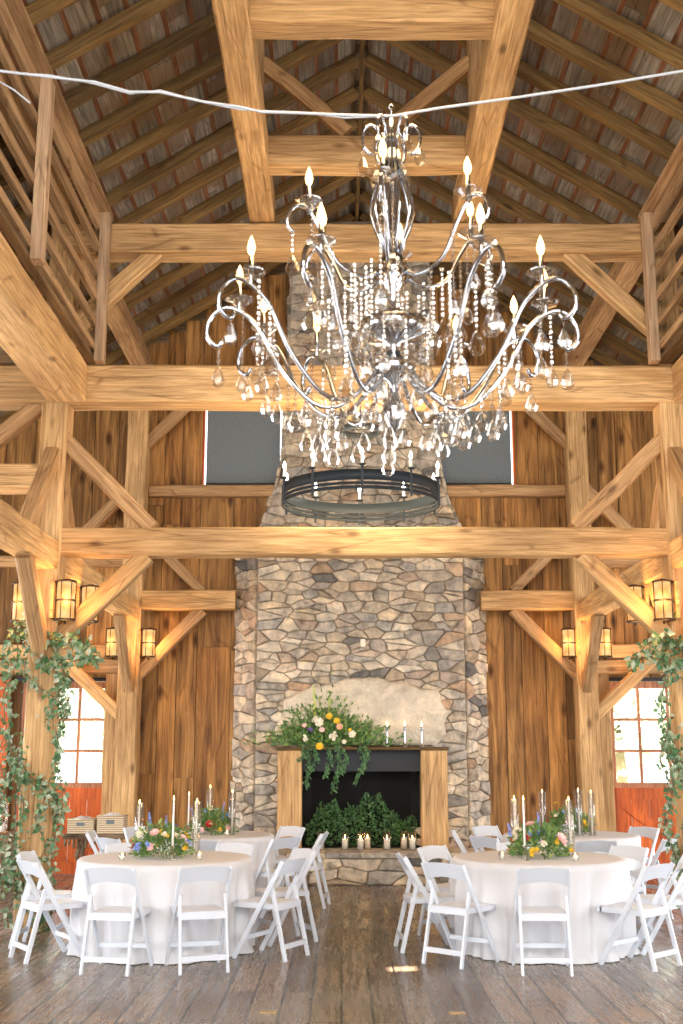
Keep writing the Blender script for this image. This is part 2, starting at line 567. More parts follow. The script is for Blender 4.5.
# back wall of upright boards with openings for the doors and the upper windows
OPEN = [(-4.62, -3.36, 0.0, 2.72), (3.86, 5.14, 0.0, 2.72), (-2.10, -0.86, 5.58, 7.0), (1.36, 2.62, 5.58, 7.0)]
FIRE = (-0.60, 1.12, 0.4, 1.75)
bm = bmesh.new()
random.seed(3)
brk = sorted(set([XC - SIDE, XC + SIDE, XC] + [v for o_ in OPEN for v in o_[:2]]))
for a, b_ in zip(brk, brk[1:]):
    n = max(1, round((b_ - a) / random.uniform(0.30, 0.36)))
    ws = [random.uniform(0.7, 1.3) for _ in range(n)]
    t = sum(ws)
    x = a
    for w in ws:
        x1 = x + w / t * (b_ - a)
        top = roof_z((x + x1) / 2) + 0.05
        segs = [(0.0, top)]
        mx = (x + x1) / 2
        for (ox0, ox1, oz0, oz1) in OPEN:
            if ox0 < mx < ox1:
                ns = []
                for s0, s1 in segs:
                    if oz0 > s0: ns.append((s0, min(s1, oz0)))
                    if oz1 < s1: ns.append((max(s0, oz1), s1))
                segs = ns
        for s0, s1 in segs:
            cuts = [s0]
            z = s0 + random.uniform(1.2, 5.0)
            while z < s1 - 0.4:
                cuts.append(z); z += random.uniform(2.4, 4.5)
            cuts.append(s1)
            for c0, c1 in zip(cuts, cuts[1:]):
                dy = random.uniform(0, 0.012)
                box(bm, x + 0.005, x1 - 0.005, YW + dy, YW + 0.04 + dy, c0 + 0.003, c1 - 0.003)
        x = x1
wb = link('wall_back', bm, M_WALL)
tag(wb, kind='structure')
bm = bmesh.new()
xs = sorted(set([XC - SIDE, XC + SIDE, XC] + [v for o_ in OPEN for v in o_[:2]]))
for a, b_ in zip(xs, xs[1:]):
    segs = [(0, 10)]
    for (ox0, ox1, oz0, oz1) in OPEN:
        if ox0 - 1e-6 <= a and b_ <= ox1 + 1e-6:
            segs = [s for s in ((0, oz0), (oz1, 10)) if s[1] - s[0] > 0.01]
    for s0, s1 in segs:
        za = min(s1, roof_z(a) + 0.2) if s1 == 10 else s1
        zb = min(s1, roof_z(b_) + 0.2) if s1 == 10 else s1
        vs = [Vector((a, YW + 0.06, s0)), Vector((b_, YW + 0.06, s0)), Vector((b_, YW + 0.06, zb)), Vector((a, YW + 0.06, za))]
        lo = [bm.verts.new(v) for v in vs]
        hi = [bm.verts.new(v + Vector((0, 0.12, 0))) for v in vs]
        bm.faces.new(lo); bm.faces.new(hi[::-1])
        for i in range(4):
            bm.faces.new((lo[i], hi[i], hi[(i + 1) % 4], lo[(i + 1) % 4]))
bmesh.ops.recalc_face_normals(bm, faces=bm.faces)
tag(link('wall_back_sheathing', bm, M_RUSTIC, wb), label='sheathing behind the boards')

# side walls with their tall door openings, and the front wall with open barn doors
for nm, xx, sg in (('wall_left', XC - SIDE, -1), ('wall_right', XC + SIDE, 1)):
    bm = bmesh.new()
    y = YF
    ops = [(-0.8, 2.8), (5.2, 8.8), (11.2, 14.8)]
    ed = [YF] + [v for o_ in ops for v in o_] + [YW]
    zt = roof_z(xx) + 0.1
    for i, (a, b_) in enumerate(zip(ed, ed[1:])):
        z0 = 0 if i % 2 == 0 else 3.7
        n = max(1, round((b_ - a) / 0.28))
        for k in range(n):
            box(bm, xx - 0.03, xx + 0.03, a + (b_ - a) * k / n + 0.002, a + (b_ - a) * (k + 1) / n - 0.002, z0, zt)
    tag(link(nm, bm, M_WALL), kind='structure')
bm = bmesh.new()
n = 58
for k in range(n):
    x0 = XC - SIDE + 2 * SIDE * k / n
    x1 = XC - SIDE + 2 * SIDE * (k + 1) / n
    z0 = 4.6 if abs((x0 + x1) / 2 - XC) < 4.6 else 0
    zr = roof_z((x0 + x1) / 2) + 0.05
    if abs((x0 + x1) / 2 - XC) < 3.4:          # unseen gable opening added to let in light for the high timbers
        box(bm, x0 + 0.002, x1 - 0.002, YF - 0.05, YF, z0, 5.25)
        box(bm, x0 + 0.002, x1 - 0.002, YF - 0.05, YF, min(7.95, zr - .1), zr)
    else: box(bm, x0 + 0.002, x1 - 0.002, YF - 0.05, YF, z0, zr)
tag(link('wall_front', bm, M_WALL), kind='structure')

# roof: deck boards running along the hall, battens over the joints, rafters below
ceil = empty('ceiling', (XC, 0, RZ))
tag(ceil, kind='structure')
random.seed(11)
ang = math.atan(SL)
LS = SIDE / math.cos(ang) + 0.25
for sg in (-1, 1):
    R = Matrix.Rotation(sg * ang, 4, 'Y')
    T = R  # local to ceiling empty
    rys = []
    y = YW - 0.35
    rr_ = random.Random(2)
    while y > YF:
        rys.append(y); y -= 0.68 + rr_.uniform(-0.03, 0.03)
    k_ = min(range(len(rys) - 1), key=lambda q_: abs((rys[q_] + rys[q_ + 1]) / 2 - HOLE[1]))
    hy0, hy1 = (rys[k_] + rys[k_ + 1]) / 2 - .10, (rys[k_] + rys[k_ + 1]) / 2 + .10
    hu0, hu1 = (1.97, 2.19) if sg < 0 else (99, 99.1)
    bm = bmesh.new(); bs = bmesh.new()
    u = 0.0
    while u < LS:
        w = random.uniform(0.22, 0.30)
        y = YF
        while y < YW:
            ln = min(random.uniform(1.1, 3.6), YW - y)
            vs = [(u + 0.004, y + 0.003, 0.205), (u + w, y + ln - 0.003, 0.225)]
            x0, x1 = (vs[0][0], vs[1][0])
            a0, a1 = sorted((sg * x0, sg * x1))
            if x1 > hu0 and x0 < hu1 and vs[0][1] < hy1 and vs[1][1] > hy0:
                if vs[0][1] < hy0: box(bm, a0, a1, vs[0][1], hy0, 0.135, 0.16, T)
                if vs[1][1] > hy1: box(bm, a0, a1, hy1, vs[1][1], 0.135, 0.16, T)
            else: box(bm, a0, a1, vs[0][1], vs[1][1], 0.135, 0.16, T)
            y += ln
        a0, a1 = sorted((sg * (u + w - 0.004), sg * (u + w + 0.044)))
        if u + w + .044 > hu0 and u + w < hu1:
            box(bs, a0, a1, YF, hy0, 0.125, 0.154, T); box(bs, a0, a1, hy1, YW, 0.125, 0.154, T)
        else: box(bs, a0, a1, YF, YW, 0.125, 0.154, T)
        u += w + 0.04
    link('deck_boards', bm, M_DECK, ceil)
    link('deck_batten', bs, M_STRIP, ceil)
    bm = bmesh.new()
    a0, a1 = sorted((-sg * 0.22, sg * LS))
    if sg > 0: box(bm, a0, a1, YF, YW + 0.3, 0.165, 0.23, T)
    else:
        box(bm, a0, a1, YF, hy0, 0.165, 0.18, T); box(bm, a0, a1, hy1, YW + .3, 0.165, 0.18, T)
        box(bm, a0, -hu1, hy0, hy1, 0.165, 0.18, T); box(bm, -hu0, a1, hy0, hy1, 0.165, 0.18, T)
    link('roof_backing', bm, M_RUSTIC, ceil)  # closed layer over the boards, added to block light
    base = None
    for y in rys:
        if base is None:
            b2 = bmesh.new()
            box(b2, 0.03, LS, -0.05, 0.05, -0.0, 0.13)
            base = link('rafter', b2, M_RAFT, ceil)
            o = base
        else:
            o = base.copy(); COL.objects.link(o)
        if sg == 1:
            o.matrix_local = Matrix.Translation((0, y, 0)) @ Matrix.Rotation(ang, 4, 'Y')
        else:
            o.matrix_local = Matrix.Translation((0, y, 0)) @ Matrix.Rotation(PI, 4, 'Z') @ Matrix.Rotation(ang, 4, 'Y')

# loft decks over both aisles (their inner edges carry the railings)
for nm, a, b_ in (('floor_loft_left', XC - SIDE, -2.75), ('floor_loft_right', 3.5, XC + SIDE)):
    bm = bmesh.new()
    box(bm, a, b_, -3.5, 11.45, 5.66, 5.70)
    y = -3.2
    while y < 11.2:
        box(bm, a, b_, y, y + 0.12, 5.46, 5.66)
        y += 0.9
    tag(link(nm, bm, M_RUSTIC), kind='structure')


# ------------------------------------------------------------------ timber frame
def timber(name, label, p0, p1, w, h, mat=None, cat='beam', peg=(), group=None, up=Vector((0, 0, 1)), seed=None):
    p0 = Vector(p0); p1 = Vector(p1)
    rs = random.Random(seed if seed is not None else label)
    d = p1 - p0
    L = d.length
    d.normalize()
    u = up if abs(d.dot(up)) < 0.98 else Vector((0, 1, 0))
    s = d.cross(u).normalized()
    t = s.cross(d).normalized()
    Mx = Matrix((d, s, t)).transposed().to_4x4()
    Mx.translation = (p0 + p1) / 2
    n = max(2, int(L / 0.35))
    b = bmesh.new()
    rings = []
    c = 0.018
    prof = [(-.5, -.5, 1, 0), (-.5, -.5, 0, 1), (-.5, .5, 0, -1), (-.5, .5, 1, 0), (.5, .5, -1, 0), (.5, .5, 0, -1), (.5, -.5, 0, 1), (.5, -.5, -1, 0)]
    for i in range(n + 1):
        x = -L / 2 + L * i / n
        jw = rs.uniform(-.006, .006); jh = rs.uniform(-.006, .006)
        e = 0 if 0 < i < n else 0.004
        rings.append([b.verts.new((x, a * (w - 2 * e) + ca * c + jw, q * (h - 2 * e) + cq * c + jh)) for (a, q, ca, cq) in prof])
    for i in range(n):
        for k in range(8):
            b.faces.new((rings[i][k], rings[i][(k + 1) % 8], rings[i + 1][(k + 1) % 8], rings[i + 1][k]))
    b.faces.new(rings[0][::-1]); b.faces.new(rings[-1])
    bmesh.ops.recalc_face_normals(b, faces=b.faces)
    o = link(name, b, mat or M_BEAM)
    o.matrix_world = Mx
    tag(o, label, cat, group)
    for q in peg:                       # round oak pegs through the joint, on the side facing the room
        b = bmesh.new()
        x = -L / 2 + q[0] * L
        sy = w / 2
        tube(b, [(x, sy - 0.01, q[1] * h), (x, sy + 0.018, q[1] * h)], 0.016, 8)
        pg = link('peg', b, M_RUSTIC, o)
        b = None
    return o


BR = dict(cat='brace', mat=M_BRACE)
# posts
for sd, X in (('left', XL), ('right', XR)):
    near = timber('timber_post', f'tall hewn post wrapped in ivy on the {sd}, nearest the dinner tables', (X, Y1, 0), (X, Y1, 7.27), 0.28, 0.28, cat='post')
    timber('timber_post', f'hewn post against the back wall, {sd} of the stone chimney, with two lanterns', (X, Y2, 0), (X, Y2, 7.27), 0.30, 0.30, cat='post')
    timber('timber_post', f'hewn post beside the camera on the {sd} aisle line', (X, 6.87, 0), (X, 6.87, 5.3), 0.28, 0.28, cat='post')
    timber('plate_beam', f'long beam running back over the {sd} row of lantern posts at lantern height', (X, 3.0, 3.64), (X, Y2 - 0.15, 3.64), 0.24, 0.29)
    timber('plate_beam', f'long upper beam under the roof on top of the {sd} posts', (X, 2.0, 7.41), (X, YW - 0.02, 7.41), 0.26, 0.27, mat=M_BRACE)
# cross beams of the near bent
timber('tie_beam', 'widest cross beam, crossing the whole hall just below the loft floor', (-7.6, Y1, 5.455), (8.1, Y1, 5.455), 0.36, 0.40)
timber('tie_beam', 'lower weathered cross beam passing in front of the chimney under the iron ring chandelier', (XL + 0.13, Y1, 3.79), (XR - 0.13, Y1, 3.79), 0.24, 0.29, mat=M_BEAM)
timber('tie_beam', 'highest full width cross beam, behind the crystal chandelier under the roof', (XL, Y1, 7.11), (XR, Y1, 7.11), 0.30, 0.33)
timber('tie_beam', 'short beam over the left aisle, going out of the picture beside the near left post', (-7.6, Y1, 4.47), (XL - 0.14, Y1, 4.47), 0.26, 0.28)
timber('tie_beam', 'short beam over the right aisle outside the near right post', (XR + 0.14, Y1, 4.47), (8.1, Y1, 4.47), 0.26, 0.28)
# cross beams of the rear bent
timber('tie_beam', 'short cross beam left of the chimney, between it and the back post', (XL + 0.15, Y2, 3.81), (-1.52, Y2, 3.81), 0.24, 0.28)
timber('tie_beam', 'short cross beam right of the chimney, between it and the back post', (2.0, Y2, 3.81), (XR - 0.15, Y2, 3.81), 0.24, 0.28)
timber('tie_beam', 'back wall cross beam above the upper windows', (XL, Y2 + 0.1, 7.12), (-0.8, Y2 + 0.1, 7.12), 0.26, 0.24, mat=M_BRACE)
timber('tie_beam', 'back wall cross beam above the right upper window', (1.28, Y2 + 0.1, 7.12), (XR, Y2 + 0.1, 7.12), 0.26, 0.24, mat=M_BRACE)
timber('wall_girt', 'slim sill beam under the left shaded window', (XL + 0.15, YW - 0.09, 5.48), (-0.9, YW - 0.09, 5.48), 0.16, 0.17, mat=M_BRACE)
timber('wall_girt', 'slim sill beam under the right shaded window', (1.38, YW - 0.09, 5.48), (XR - 0.15, YW - 0.09, 5.48), 0.16, 0.17, mat=M_BRACE)
for sd, X, s in (('left', XL, -1), ('right', XR, 1)):
    i = -s                     # towards the nave
    xe = XC + s * (SIDE - 0.1)
    timber('wall_girt', f'orange lit girt high on the back wall of the {sd} aisle', (X + s * .15, YW - 0.08, 4.42), (xe, YW - 0.08, 4.42), 0.14, 0.16, mat=M_BRACE)
    timber('wall_girt', f'lamp lit girt between lanterns and door on the {sd} back wall', (X + s * .15, YW - 0.1, 3.10), (xe, YW - 0.1, 3.10), 0.18, 0.20)
    timber('door_lintel', f'thick lintel over the {sd} red door', (X + s * .15, YW - 0.12, 2.88), (xe, YW - 0.12, 2.88), 0.22, 0.2, mat=M_BRACE)
    timber('door_post', f'narrow upright jamb beside the {sd} red door', (X + s * .27, YW - 0.1, 0), (X + s * .27, YW - 0.1, 2.78), 0.2, 0.2, cat='post')
    # near bent braces
    timber('knee_brace', f'diagonal brace rising from the low cross beam to the near {sd} post', (X + i * 1.05, Y1 - 0.02, 3.93), (X + i * 0.06, Y1 - 0.02, 4.92), 0.16, 0.17, **BR)
    timber('knee_brace', f'diagonal brace falling from the low cross beam to the near {sd} post behind the lantern', (X + i * 1.0, Y1 - 0.02, 3.66), (X + i * 0.06, Y1 - 0.02, 2.72), 0.16, 0.18, cat='brace', mat=M_BEAM)
    timber('knee_brace', f'short diagonal brace under the highest cross beam on the {sd}', (X + i * 1.0, Y1, 7.0), (X + i * 0.06, Y1, 6.06), 0.16, 0.18, cat='brace', mat=M_BEAM)
    timber('knee_brace', f'leaning brace on top of the {sd} plate beam, camera side of the near post', (X, Y1 - 0.95, 3.76), (X, Y1 - 0.08, 4.72), 0.15, 0.18, **BR)
    timber('knee_brace', f'leaning brace on top of the {sd} plate beam, far side of the near post', (X, Y1 + 0.95, 3.76), (X, Y1 + 0.08, 4.72), 0.15, 0.18, **BR)
    timber('knee_brace', f'steep brace under the {sd} plate beam, camera side of the near post', (X, Y1 - 0.95, 3.52), (X, Y1 - 0.08, 2.58), 0.15, 0.18, **BR)
    timber('knee_brace', f'steep brace under the {sd} plate beam, far side of the near post', (X, Y1 + 0.95, 3.52), (X, Y1 + 0.08, 2.58), 0.15, 0.18, **BR)
    timber('knee_brace', f'steep orange lit brace between the two lanterns of the back {sd} post', (X, Y2 - 1.0, 3.52), (X, Y2 - 0.1, 2.55), 0.15, 0.18, **BR)
    timber('knee_brace', f'brace climbing beside the near {sd} post in the aisle under the loft', (X + s * 0.95, Y1, 4.60), (X + s * 0.12, Y1, 5.32), 0.15, 0.17, **BR)
    # rear bent braces
    timber('knee_brace', f'long brace under the short beam {sd} of the chimney', (X + i * 1.0, Y2, 3.68), (X + i * 0.08, Y2, 2.72), 0.15, 0.18, **BR)
    timber('knee_brace', f'slim brace above the short beam {sd} of the chimney, half hidden', (X + i * 1.0, Y2, 3.94), (X + i * 0.08, Y2, 4.86), 0.13, 0.15, **BR)
    timber('knee_brace', f'small brace near the {sd} shaded window below the wide beam', (X + i * 0.08, Y2, 6.10), (X + i * 0.95, Y2, 7.0), 0.14, 0.16, **BR)
    timber('knee_brace', f'slanting brace outside the back {sd} post, above the lanterns', (X + s * 0.08, Y2, 5.50), (X + s * 1.0, Y2, 4.50), 0.14, 0.17, **BR)
    timber('knee_brace', f'sloping brace across the top of the {sd} door glass', (X + s * 0.08, Y2, 2.16), (X + s * 0.98, Y2, 2.98), 0.14, 0.18, cat='brace', mat=M_BEAM)
# the two big purlins over the nave with their collars and queen posts
PLX, PRX = -0.86, 1.35
for sd, X, s in (('left', PLX, 1), ('right', PRX, -1)):
    timber('purlin_beam', f'heavy {sd} beam running towards the camera above the crystal chandelier', (X, 2.0, 7.46), (X, Y1 + 0.14, 7.46), 0.27, 0.34)
    timber('queen_post', f'short post standing on the {sd} heavy beam between its two collars', (X, 10.42, 7.62), (X, 10.42, 8.98), 0.16, 0.16, cat='post', mat=M_BRACE)
    timber('knee_brace', f'slanting strut from the {sd} short post down to the collar', (X + s * 0.06, 10.42, 8.48), (X + s * 0.92, 10.42, 7.70), 0.13, 0.15, **BR)
timber('collar_beam', 'near collar beam at the top edge of the picture between the two heavy beams', (PLX + .13, 8.25, 7.52), (PRX - .13, 8.25, 7.52), 0.28, 0.34)
timber('collar_beam', 'far collar beam right behind the top of the crystal chandelier', (PLX + .13, 10.5, 7.50), (PRX - .13, 10.5, 7.50), 0.26, 0.32)
timber('collar_beam', 'collar beam above the camera between the two heavy beams', (PLX + .13, 5.6, 7.5), (PRX - .13, 5.6, 7.5), 0.26, 0.32)
timber('ridge_beam', 'thin ridge board along the peak of the roof', (XC, YF, RZ + 0.06), (XC, YW, RZ + 0.02), 0.05, 0.14, mat=M_RAFT)

# loft edge beams and railings
for sd, xb, xr, s in (('left', -2.86, -2.52, -1), ('right', 3.66, 3.26, 1)):
    timber('loft_beam', f'massive loft edge beam on the {sd} with a cut end resting on the wide cross beam', (xb, -3.0, 5.42), (xb, Y1 - 0.19, 5.45), 0.42 if sd == 'left' else 0.40, 0.41)
    rl = empty('loft_railing', (xr, 11.4, 5.65))
    tag(rl, f'wooden slatted railing along the {sd} loft edge', 'railing', 'loft railings')
    off = xb - xr
    sx = -0.10 * s
    for k in range(6):
        y = -k * 2.5
        b = bmesh.new()
        box(b, -0.05, 0.05, y - 0.07, y + 0.07, 0.0, 1.66)
        bevel(b, 0.006)
        link('post', b, M_RAILP, rl)
    b = bmesh.new(); box(b, .05, .20, -12.5, .07, .01, .06) if s > 0 else box(b, -.13, -.05, -12.5, .07, .01, .06)
    link('sill', b, M_SILL, rl)
    for k in range(6):
        z = (0.11, 0.38, 0.66, 0.93, 1.21, 1.46)[k]
        b = bmesh.new()
        Mx = Matrix.Translation((s * 0.065, 0, z))
        box(b, -0.024, 0.024, -12.5, 0.05, 0, 0.085 if k < 5 else 0.16, Mx)
        link('slat', b, M_RAIL, rl)
    b = bmesh.new(); box(b, -0.06, 0.06, -12.5, 0.09, 1.66, 1.70)
    link('top_rail', b, M_RAIL, rl)

# ------------------------------------------------------------------ doors and windows of the back wall
def glazed_door(idx, x0, x1, flip):
    dr = empty(f'door_{idx}', (x0, YW + 0.08, 0.002))
    tag(dr, kind='structure')
    w = x1 - x0
    zt, zg = 2.68, 1.18
    b = bmesh.new()
    st = 0.055
    for a in (0, w - st): box(b, a, a + st, -0.03, 0.03, zg, zt)
    box(b, st, w - st, -0.03, 0.03, zt - 0.10, zt)
    box(b, st, w - st, -0.03, 0.03, zg, zg + 0.07)
    for k in (1, 2):
        xx = w * k / 3
        box(b, xx - 0.02, xx + 0.02, -0.022, 0.022, zg + .07, zt - .1)
        zz = zg + 0.07 + (zt - zg - .17) * k / 3
        box(b, st, w - st, -0.020, 0.020, zz - 0.02, zz + 0.02)
    link('glazing_frame', b, M_SASH, dr)
    b = bmesh.new(); box(b, st, w - st, -0.004, 0.004, zg + .05, zt - .08)
    link('pane', b, M_PANE, dr)
    b = bmesh.new()
    n = 5
    for k in range(n): box(b, w * k / n + .002, w * (k + 1) / n - .002, -0.012, 0.012, 0, zg)
    box(b, 0, w, -0.03, -0.012, zg - .16, zg)
    box(b, 0, w, -0.03, -0.012, 0, .16)
    for a in (0, w - .13): box(b, a, a + .13, -0.03, -0.012, .16, zg - .16)
    p, q = (Vector((0.1, -0.022, zg - .2)), Vector((w - .1, -0.022, .2)))
    bar(b, p, q, 0.02, 0.12)
    link('lower_panel', b, M_RED, dr)
    b = bmesh.new(); box(b, -0.1, w + 0.1, -0.13, -0.04, zt + .0, zt + 0.05)
    link('door_track', b, M_HOOD, dr)


glazed_door(1, -4.61, -3.37, False)
glazed_door(2, 3.87, 5.13, True)
b = bmesh.new()
for k in range(8): box(b, -6.35 + k * .2, -6.152 + k * .2, YW - 0.11, YW - 0.08, 0.03, 2.74)
box(b, -6.35, -4.75, YW - 0.14, YW - 0.11, 2.56, 2.74); box(b, -6.35, -4.75, YW - 0.14, YW - 0.11, 0.03, .2); box(b, -6.35, -4.75, YW - 0.14, YW - 0.11, 1.1, 1.26)
tag(link('door_3', b, M_RED), kind='structure')

for idx, x0, x1 in ((1, -2.10, -0.86), (2, 1.36, 2.62)):
    wd = empty(f'window_{idx}', (x0, YW + 0.1, 5.58))
    tag(wd, kind='structure')
    w = x1 - x0
    b = bmesh.new()
    for a in (0, w - .03): box(b, a, a + .03, -.06, .05, 0, 1.42)
    box(b, .03, w - .03, -.06, .05, 0, .03); box(b, .03, w - .03, -.06, .05, 1.39, 1.42)
    link('window_frame', b, M_RED, wd)
    b = bmesh.new(); box(b, .03, w - .03, .0, .006, .03, 1.39)
    link('pane', b, M_PANE, wd)
    sh = empty('roller_shade', (x0 + w / 2, YW + 0.02, 5.6))
    tag(sh, 'grey roller shade drawn over the upper window ' + ('left of the chimney' if idx == 1 else 'right of the chimney'), 'window shade', 'upper window shades')
    b = bmesh.new(); box(b, -w / 2 + .065, w / 2 - .065, -0.002, 0.002, .03, 1.34)
    link('shade_cloth', b, M_SHADE, sh)
    b = bmesh.new(); tube(b, [(-w / 2 + .05, 0, 1.35), (w / 2 - .05, 0, 1.35)], 0.03, 10)
    link('roller', b, M_HOOD, sh)
    b = bmesh.new(); box(b, -w / 2 + .065, w / 2 - .065, -0.008, 0.008, .005, .03)
    link('hem_bar', b, M_HOOD, sh)

# ------------------------------------------------------------------ stone chimney
CX = 0.27
YS = 16.30                         # face of the chimney
chim = empty('stone_chimney', (CX, YS, 0))
tag(chim, 'tall fieldstone chimney with fireplace, stone hearth and pale boulder over the mantel', 'fireplace')


def hw(z):
    if z < 4.42: return 1.47
    if z < 4.9: return 1.62 + (1.40 - 1.62) * (z - 4.42) / .48
    if z < 5.7: return 1.40 + (1.12 - 1.40) * (z - 4.9) / .8
    return 1.12 + (0.98 - 1.12) * (z - 5.7) / 4.0


def clip(poly, px_, py_, nx, ny):
    """keep the side of the line through (px_,py_) opposite to the normal"""
    out_ = []
    n_ = len(poly)
    for k in range(n_):
        a, c = poly[k], poly[(k + 1) % n_]
        da = (a[0] - px_) * nx + (a[1] - py_) * ny
        dc = (c[0] - px_) * nx + (c[1] - py_) * ny
        if da <= 0: out_.append(a)
        if (da < 0 < dc) or (dc < 0 < da):
            t_ = da / (da - dc)
            out_.append((a[0] + (c[0] - a[0]) * t_, a[1] + (c[1] - a[1]) * t_))
    return out_


def rock(b, O, U, V, Nn, poly, rs, dep):
    """one stone: an irregular rounded block over a polygon outline"""
    n_ = len(poly)
    if n_ < 3: return
    A2 = sum(poly[k][0] * poly[(k + 1) % n_][1] - poly[(k + 1) % n_][0] * poly[k][1] for k in range(n_)) / 2
    if abs(A2) < .0012: return
    cu = sum(p[0] for p in poly) / n_; cv = sum(p[1] for p in poly) / n_
    rad = math.sqrt(abs(A2))
    # cut the corners, wobble the sides
    q = []
    for k in range(n_):
        a, c = poly[k], poly[(k + 1) % n_]
        L_ = math.hypot(c[0] - a[0], c[1] - a[1])
        if L_ < .02:
            q.append(((a[0] + c[0]) / 2, (a[1] + c[1]) / 2)); continue
        m_ = rs.uniform(.03, .12)
        for t_ in ((m_, 1 - m_) if L_ < .12 else (m_, .5, 1 - m_)):
            w_ = 0 if t_ != .5 else rs.uniform(-.012, .008)
            nx, ny = (c[1] - a[1]) / L_, -(c[0] - a[0]) / L_
            q.append((a[0] + (c[0] - a[0]) * t_ + nx * w_, a[1] + (c[1] - a[1]) * t_ + ny * w_))
    sh = max(.6, 1 - .006 / rad * 1.0)
    tu, tv = rs.uniform(-.06, .06), rs.uniform(-.05, .05)
    def mk(sc, d0):
        return [b.verts.new(O + U * (cu + (p[0] - cu) * sc) + V * (cv + (p[1] - cv) * sc) +
                            Nn * (d0 + ((p[0] - cu) * tu + (p[1] - cv) * tv if d0 > 0 else 0))) for p in q]
    r0, r1 = mk(sh, 0.0), mk(sh * .985, dep * .72)
    r2, r3 = mk(sh * max(.7, 1 - .022 / rad), dep), mk(sh * .5, dep * rs.uniform(1.0, 1.25))
    m_ = len(q)
    for A, B in ((r0, r1), (r1, r2), (r2, r3)):
        for k in range(m_): b.faces.new((A[k], A[(k + 1) % m_], B[(k + 1) % m_], B[k]))
    b.faces.new(r3)


def stone_face(b, O, U, V, Nn, z0, z1, rng, skip, seed, sw=.27, sh=.14, dep=(.025, .06)):
    rs = random.Random(seed)
    O = Vector(O); U = Vector(U); V = Vector(V); Nn = Vector(Nn)
    st_ = []
    nr = max(1, round((z1 - z0) / sh))
    hh = (z1 - z0) / nr
    for r_ in range(nr):
        zc = z0 + (r_ + .5) * hh
        a, c = rng(zc)
        nc = max(1, round((c - a) / sw * rs.uniform(.85, 1.2)))
        for k in range(nc):
            u_ = a + (k + .5 * (r_ % 2) + .25 + rs.uniform(-.3, .3)) * (c - a) / nc
            v_ = zc + rs.uniform(-.28, .28) * hh
            if rs.random() < .10: continue
            st_.append((u_, v_))
            if rs.random() < .22: st_.append((u_ + rs.uniform(-.5, .5) * sw, v_ + rs.choice((-.5, .5)) * hh))
    K = sw / sh * 1.15        # stretch so that stones come out wider than tall
    grid = {}
    for k, p in enumerate(st_): grid.setdefault((int(p[0] / sw), int(p[1] / sh)), []).append(k)
    for k, (u_, v_) in enumerate(st_):
        if skip(u_, v_): continue
        poly = [(u_ - sw * 1.2, v_ - sh * 1.3), (u_ + sw * 1.2, v_ - sh * 1.3), (u_ + sw * 1.2, v_ + sh * 1.3), (u_ - sw * 1.2, v_ + sh * 1.3)]
        gi, gj = int(u_ / sw), int(v_ / sh)
        for ii in range(gi - 3, gi + 4):
            for jj in range(gj - 3, gj + 4):
                for m_ in grid.get((ii, jj), ()):
                    if m_ == k: continue
                    du, dv = st_[m_][0] - u_, st_[m_][1] - v_
                    poly = clip(poly, u_ + du / 2, v_ + dv / 2, du, dv * K * K)
        poly = clip(poly, 0, z0, 0, -1); poly = clip(poly, 0, z1, 0, 1)
        if len(poly) < 3: continue
        e = .02
        (a0, c0), (a1, c1) = rng(max(z0, v_ - e)), rng(min(z1, v_ + e))
        poly = clip(poly, a0, max(z0, v_ - e), -1, (a1 - a0) / (2 * e)); poly = clip(poly, c0, max(z0, v_ - e), 1, -(c1 - c0) / (2 * e))
        rock(b, O, U, V, Nn, poly, rs, rs.uniform(*dep))


BOX = (-0.96, 1.48, 1.74, 2.66)


def skipf(u, z):
    x = u
    if -0.60 - CX < x < 1.12 - CX and z < 1.76: return True
    px_ = (x + CX - 0.26) / 1.05
    pz_ = (z - 2.12) / 0.40
    return abs(px_) ** 4 + abs(pz_) ** 4 < 0.85


b = bmesh.new()
stone_face(b, (0, 0, 0), (1, 0, 0), (0, 0, 1), (0, -1, 0), 0.40, 9.55, lambda z: (-hw(z), hw(z)), skipf, 5)
# angled cheeks and the sides of the shaft
for s in (-1, 1):
    A = Vector((s * 1.47, 0, 0)); Bp = Vector((s * 1.80, 0.42, 0))
    U = (Bp - A).normalized()
    Nn = Vector((s * 0.787, -0.617, 0)).normalized()
    Ln = (Bp - A).length
    stone_face(b, A, U, (0, 0, 1), Nn, 0.40, 4.42, lambda z: (0, Ln), lambda u, z: False, 20 + s, sw=.24, sh=.15)
    # shaft side: follows the profile in short steps
    z = 4.42
    while z < 9.5:
        zz = min(z + 0.5, 9.5)
        p0 = Vector((s * hw(z + 1e-4), 0, z)); p1 = Vector((s * hw(zz - 1e-4), 0, zz))
        Vv = (p1 - p0).normalized()
        Nv = Vector((s * Vv.z, 0, -s * Vv.x)); Nv.normalize()
        stone_face(b, p0, (0, 1, 0), Vv, Nv, 0, (p1 - p0).length, lambda z_: (0, .46), lambda u, z_: False, int(z * 10) + s, sw=.22, sh=.15)
        z = zz
bmesh.ops.recalc_face_normals(b, faces=b.faces)
link('stonework', b, M_STONE, chim)
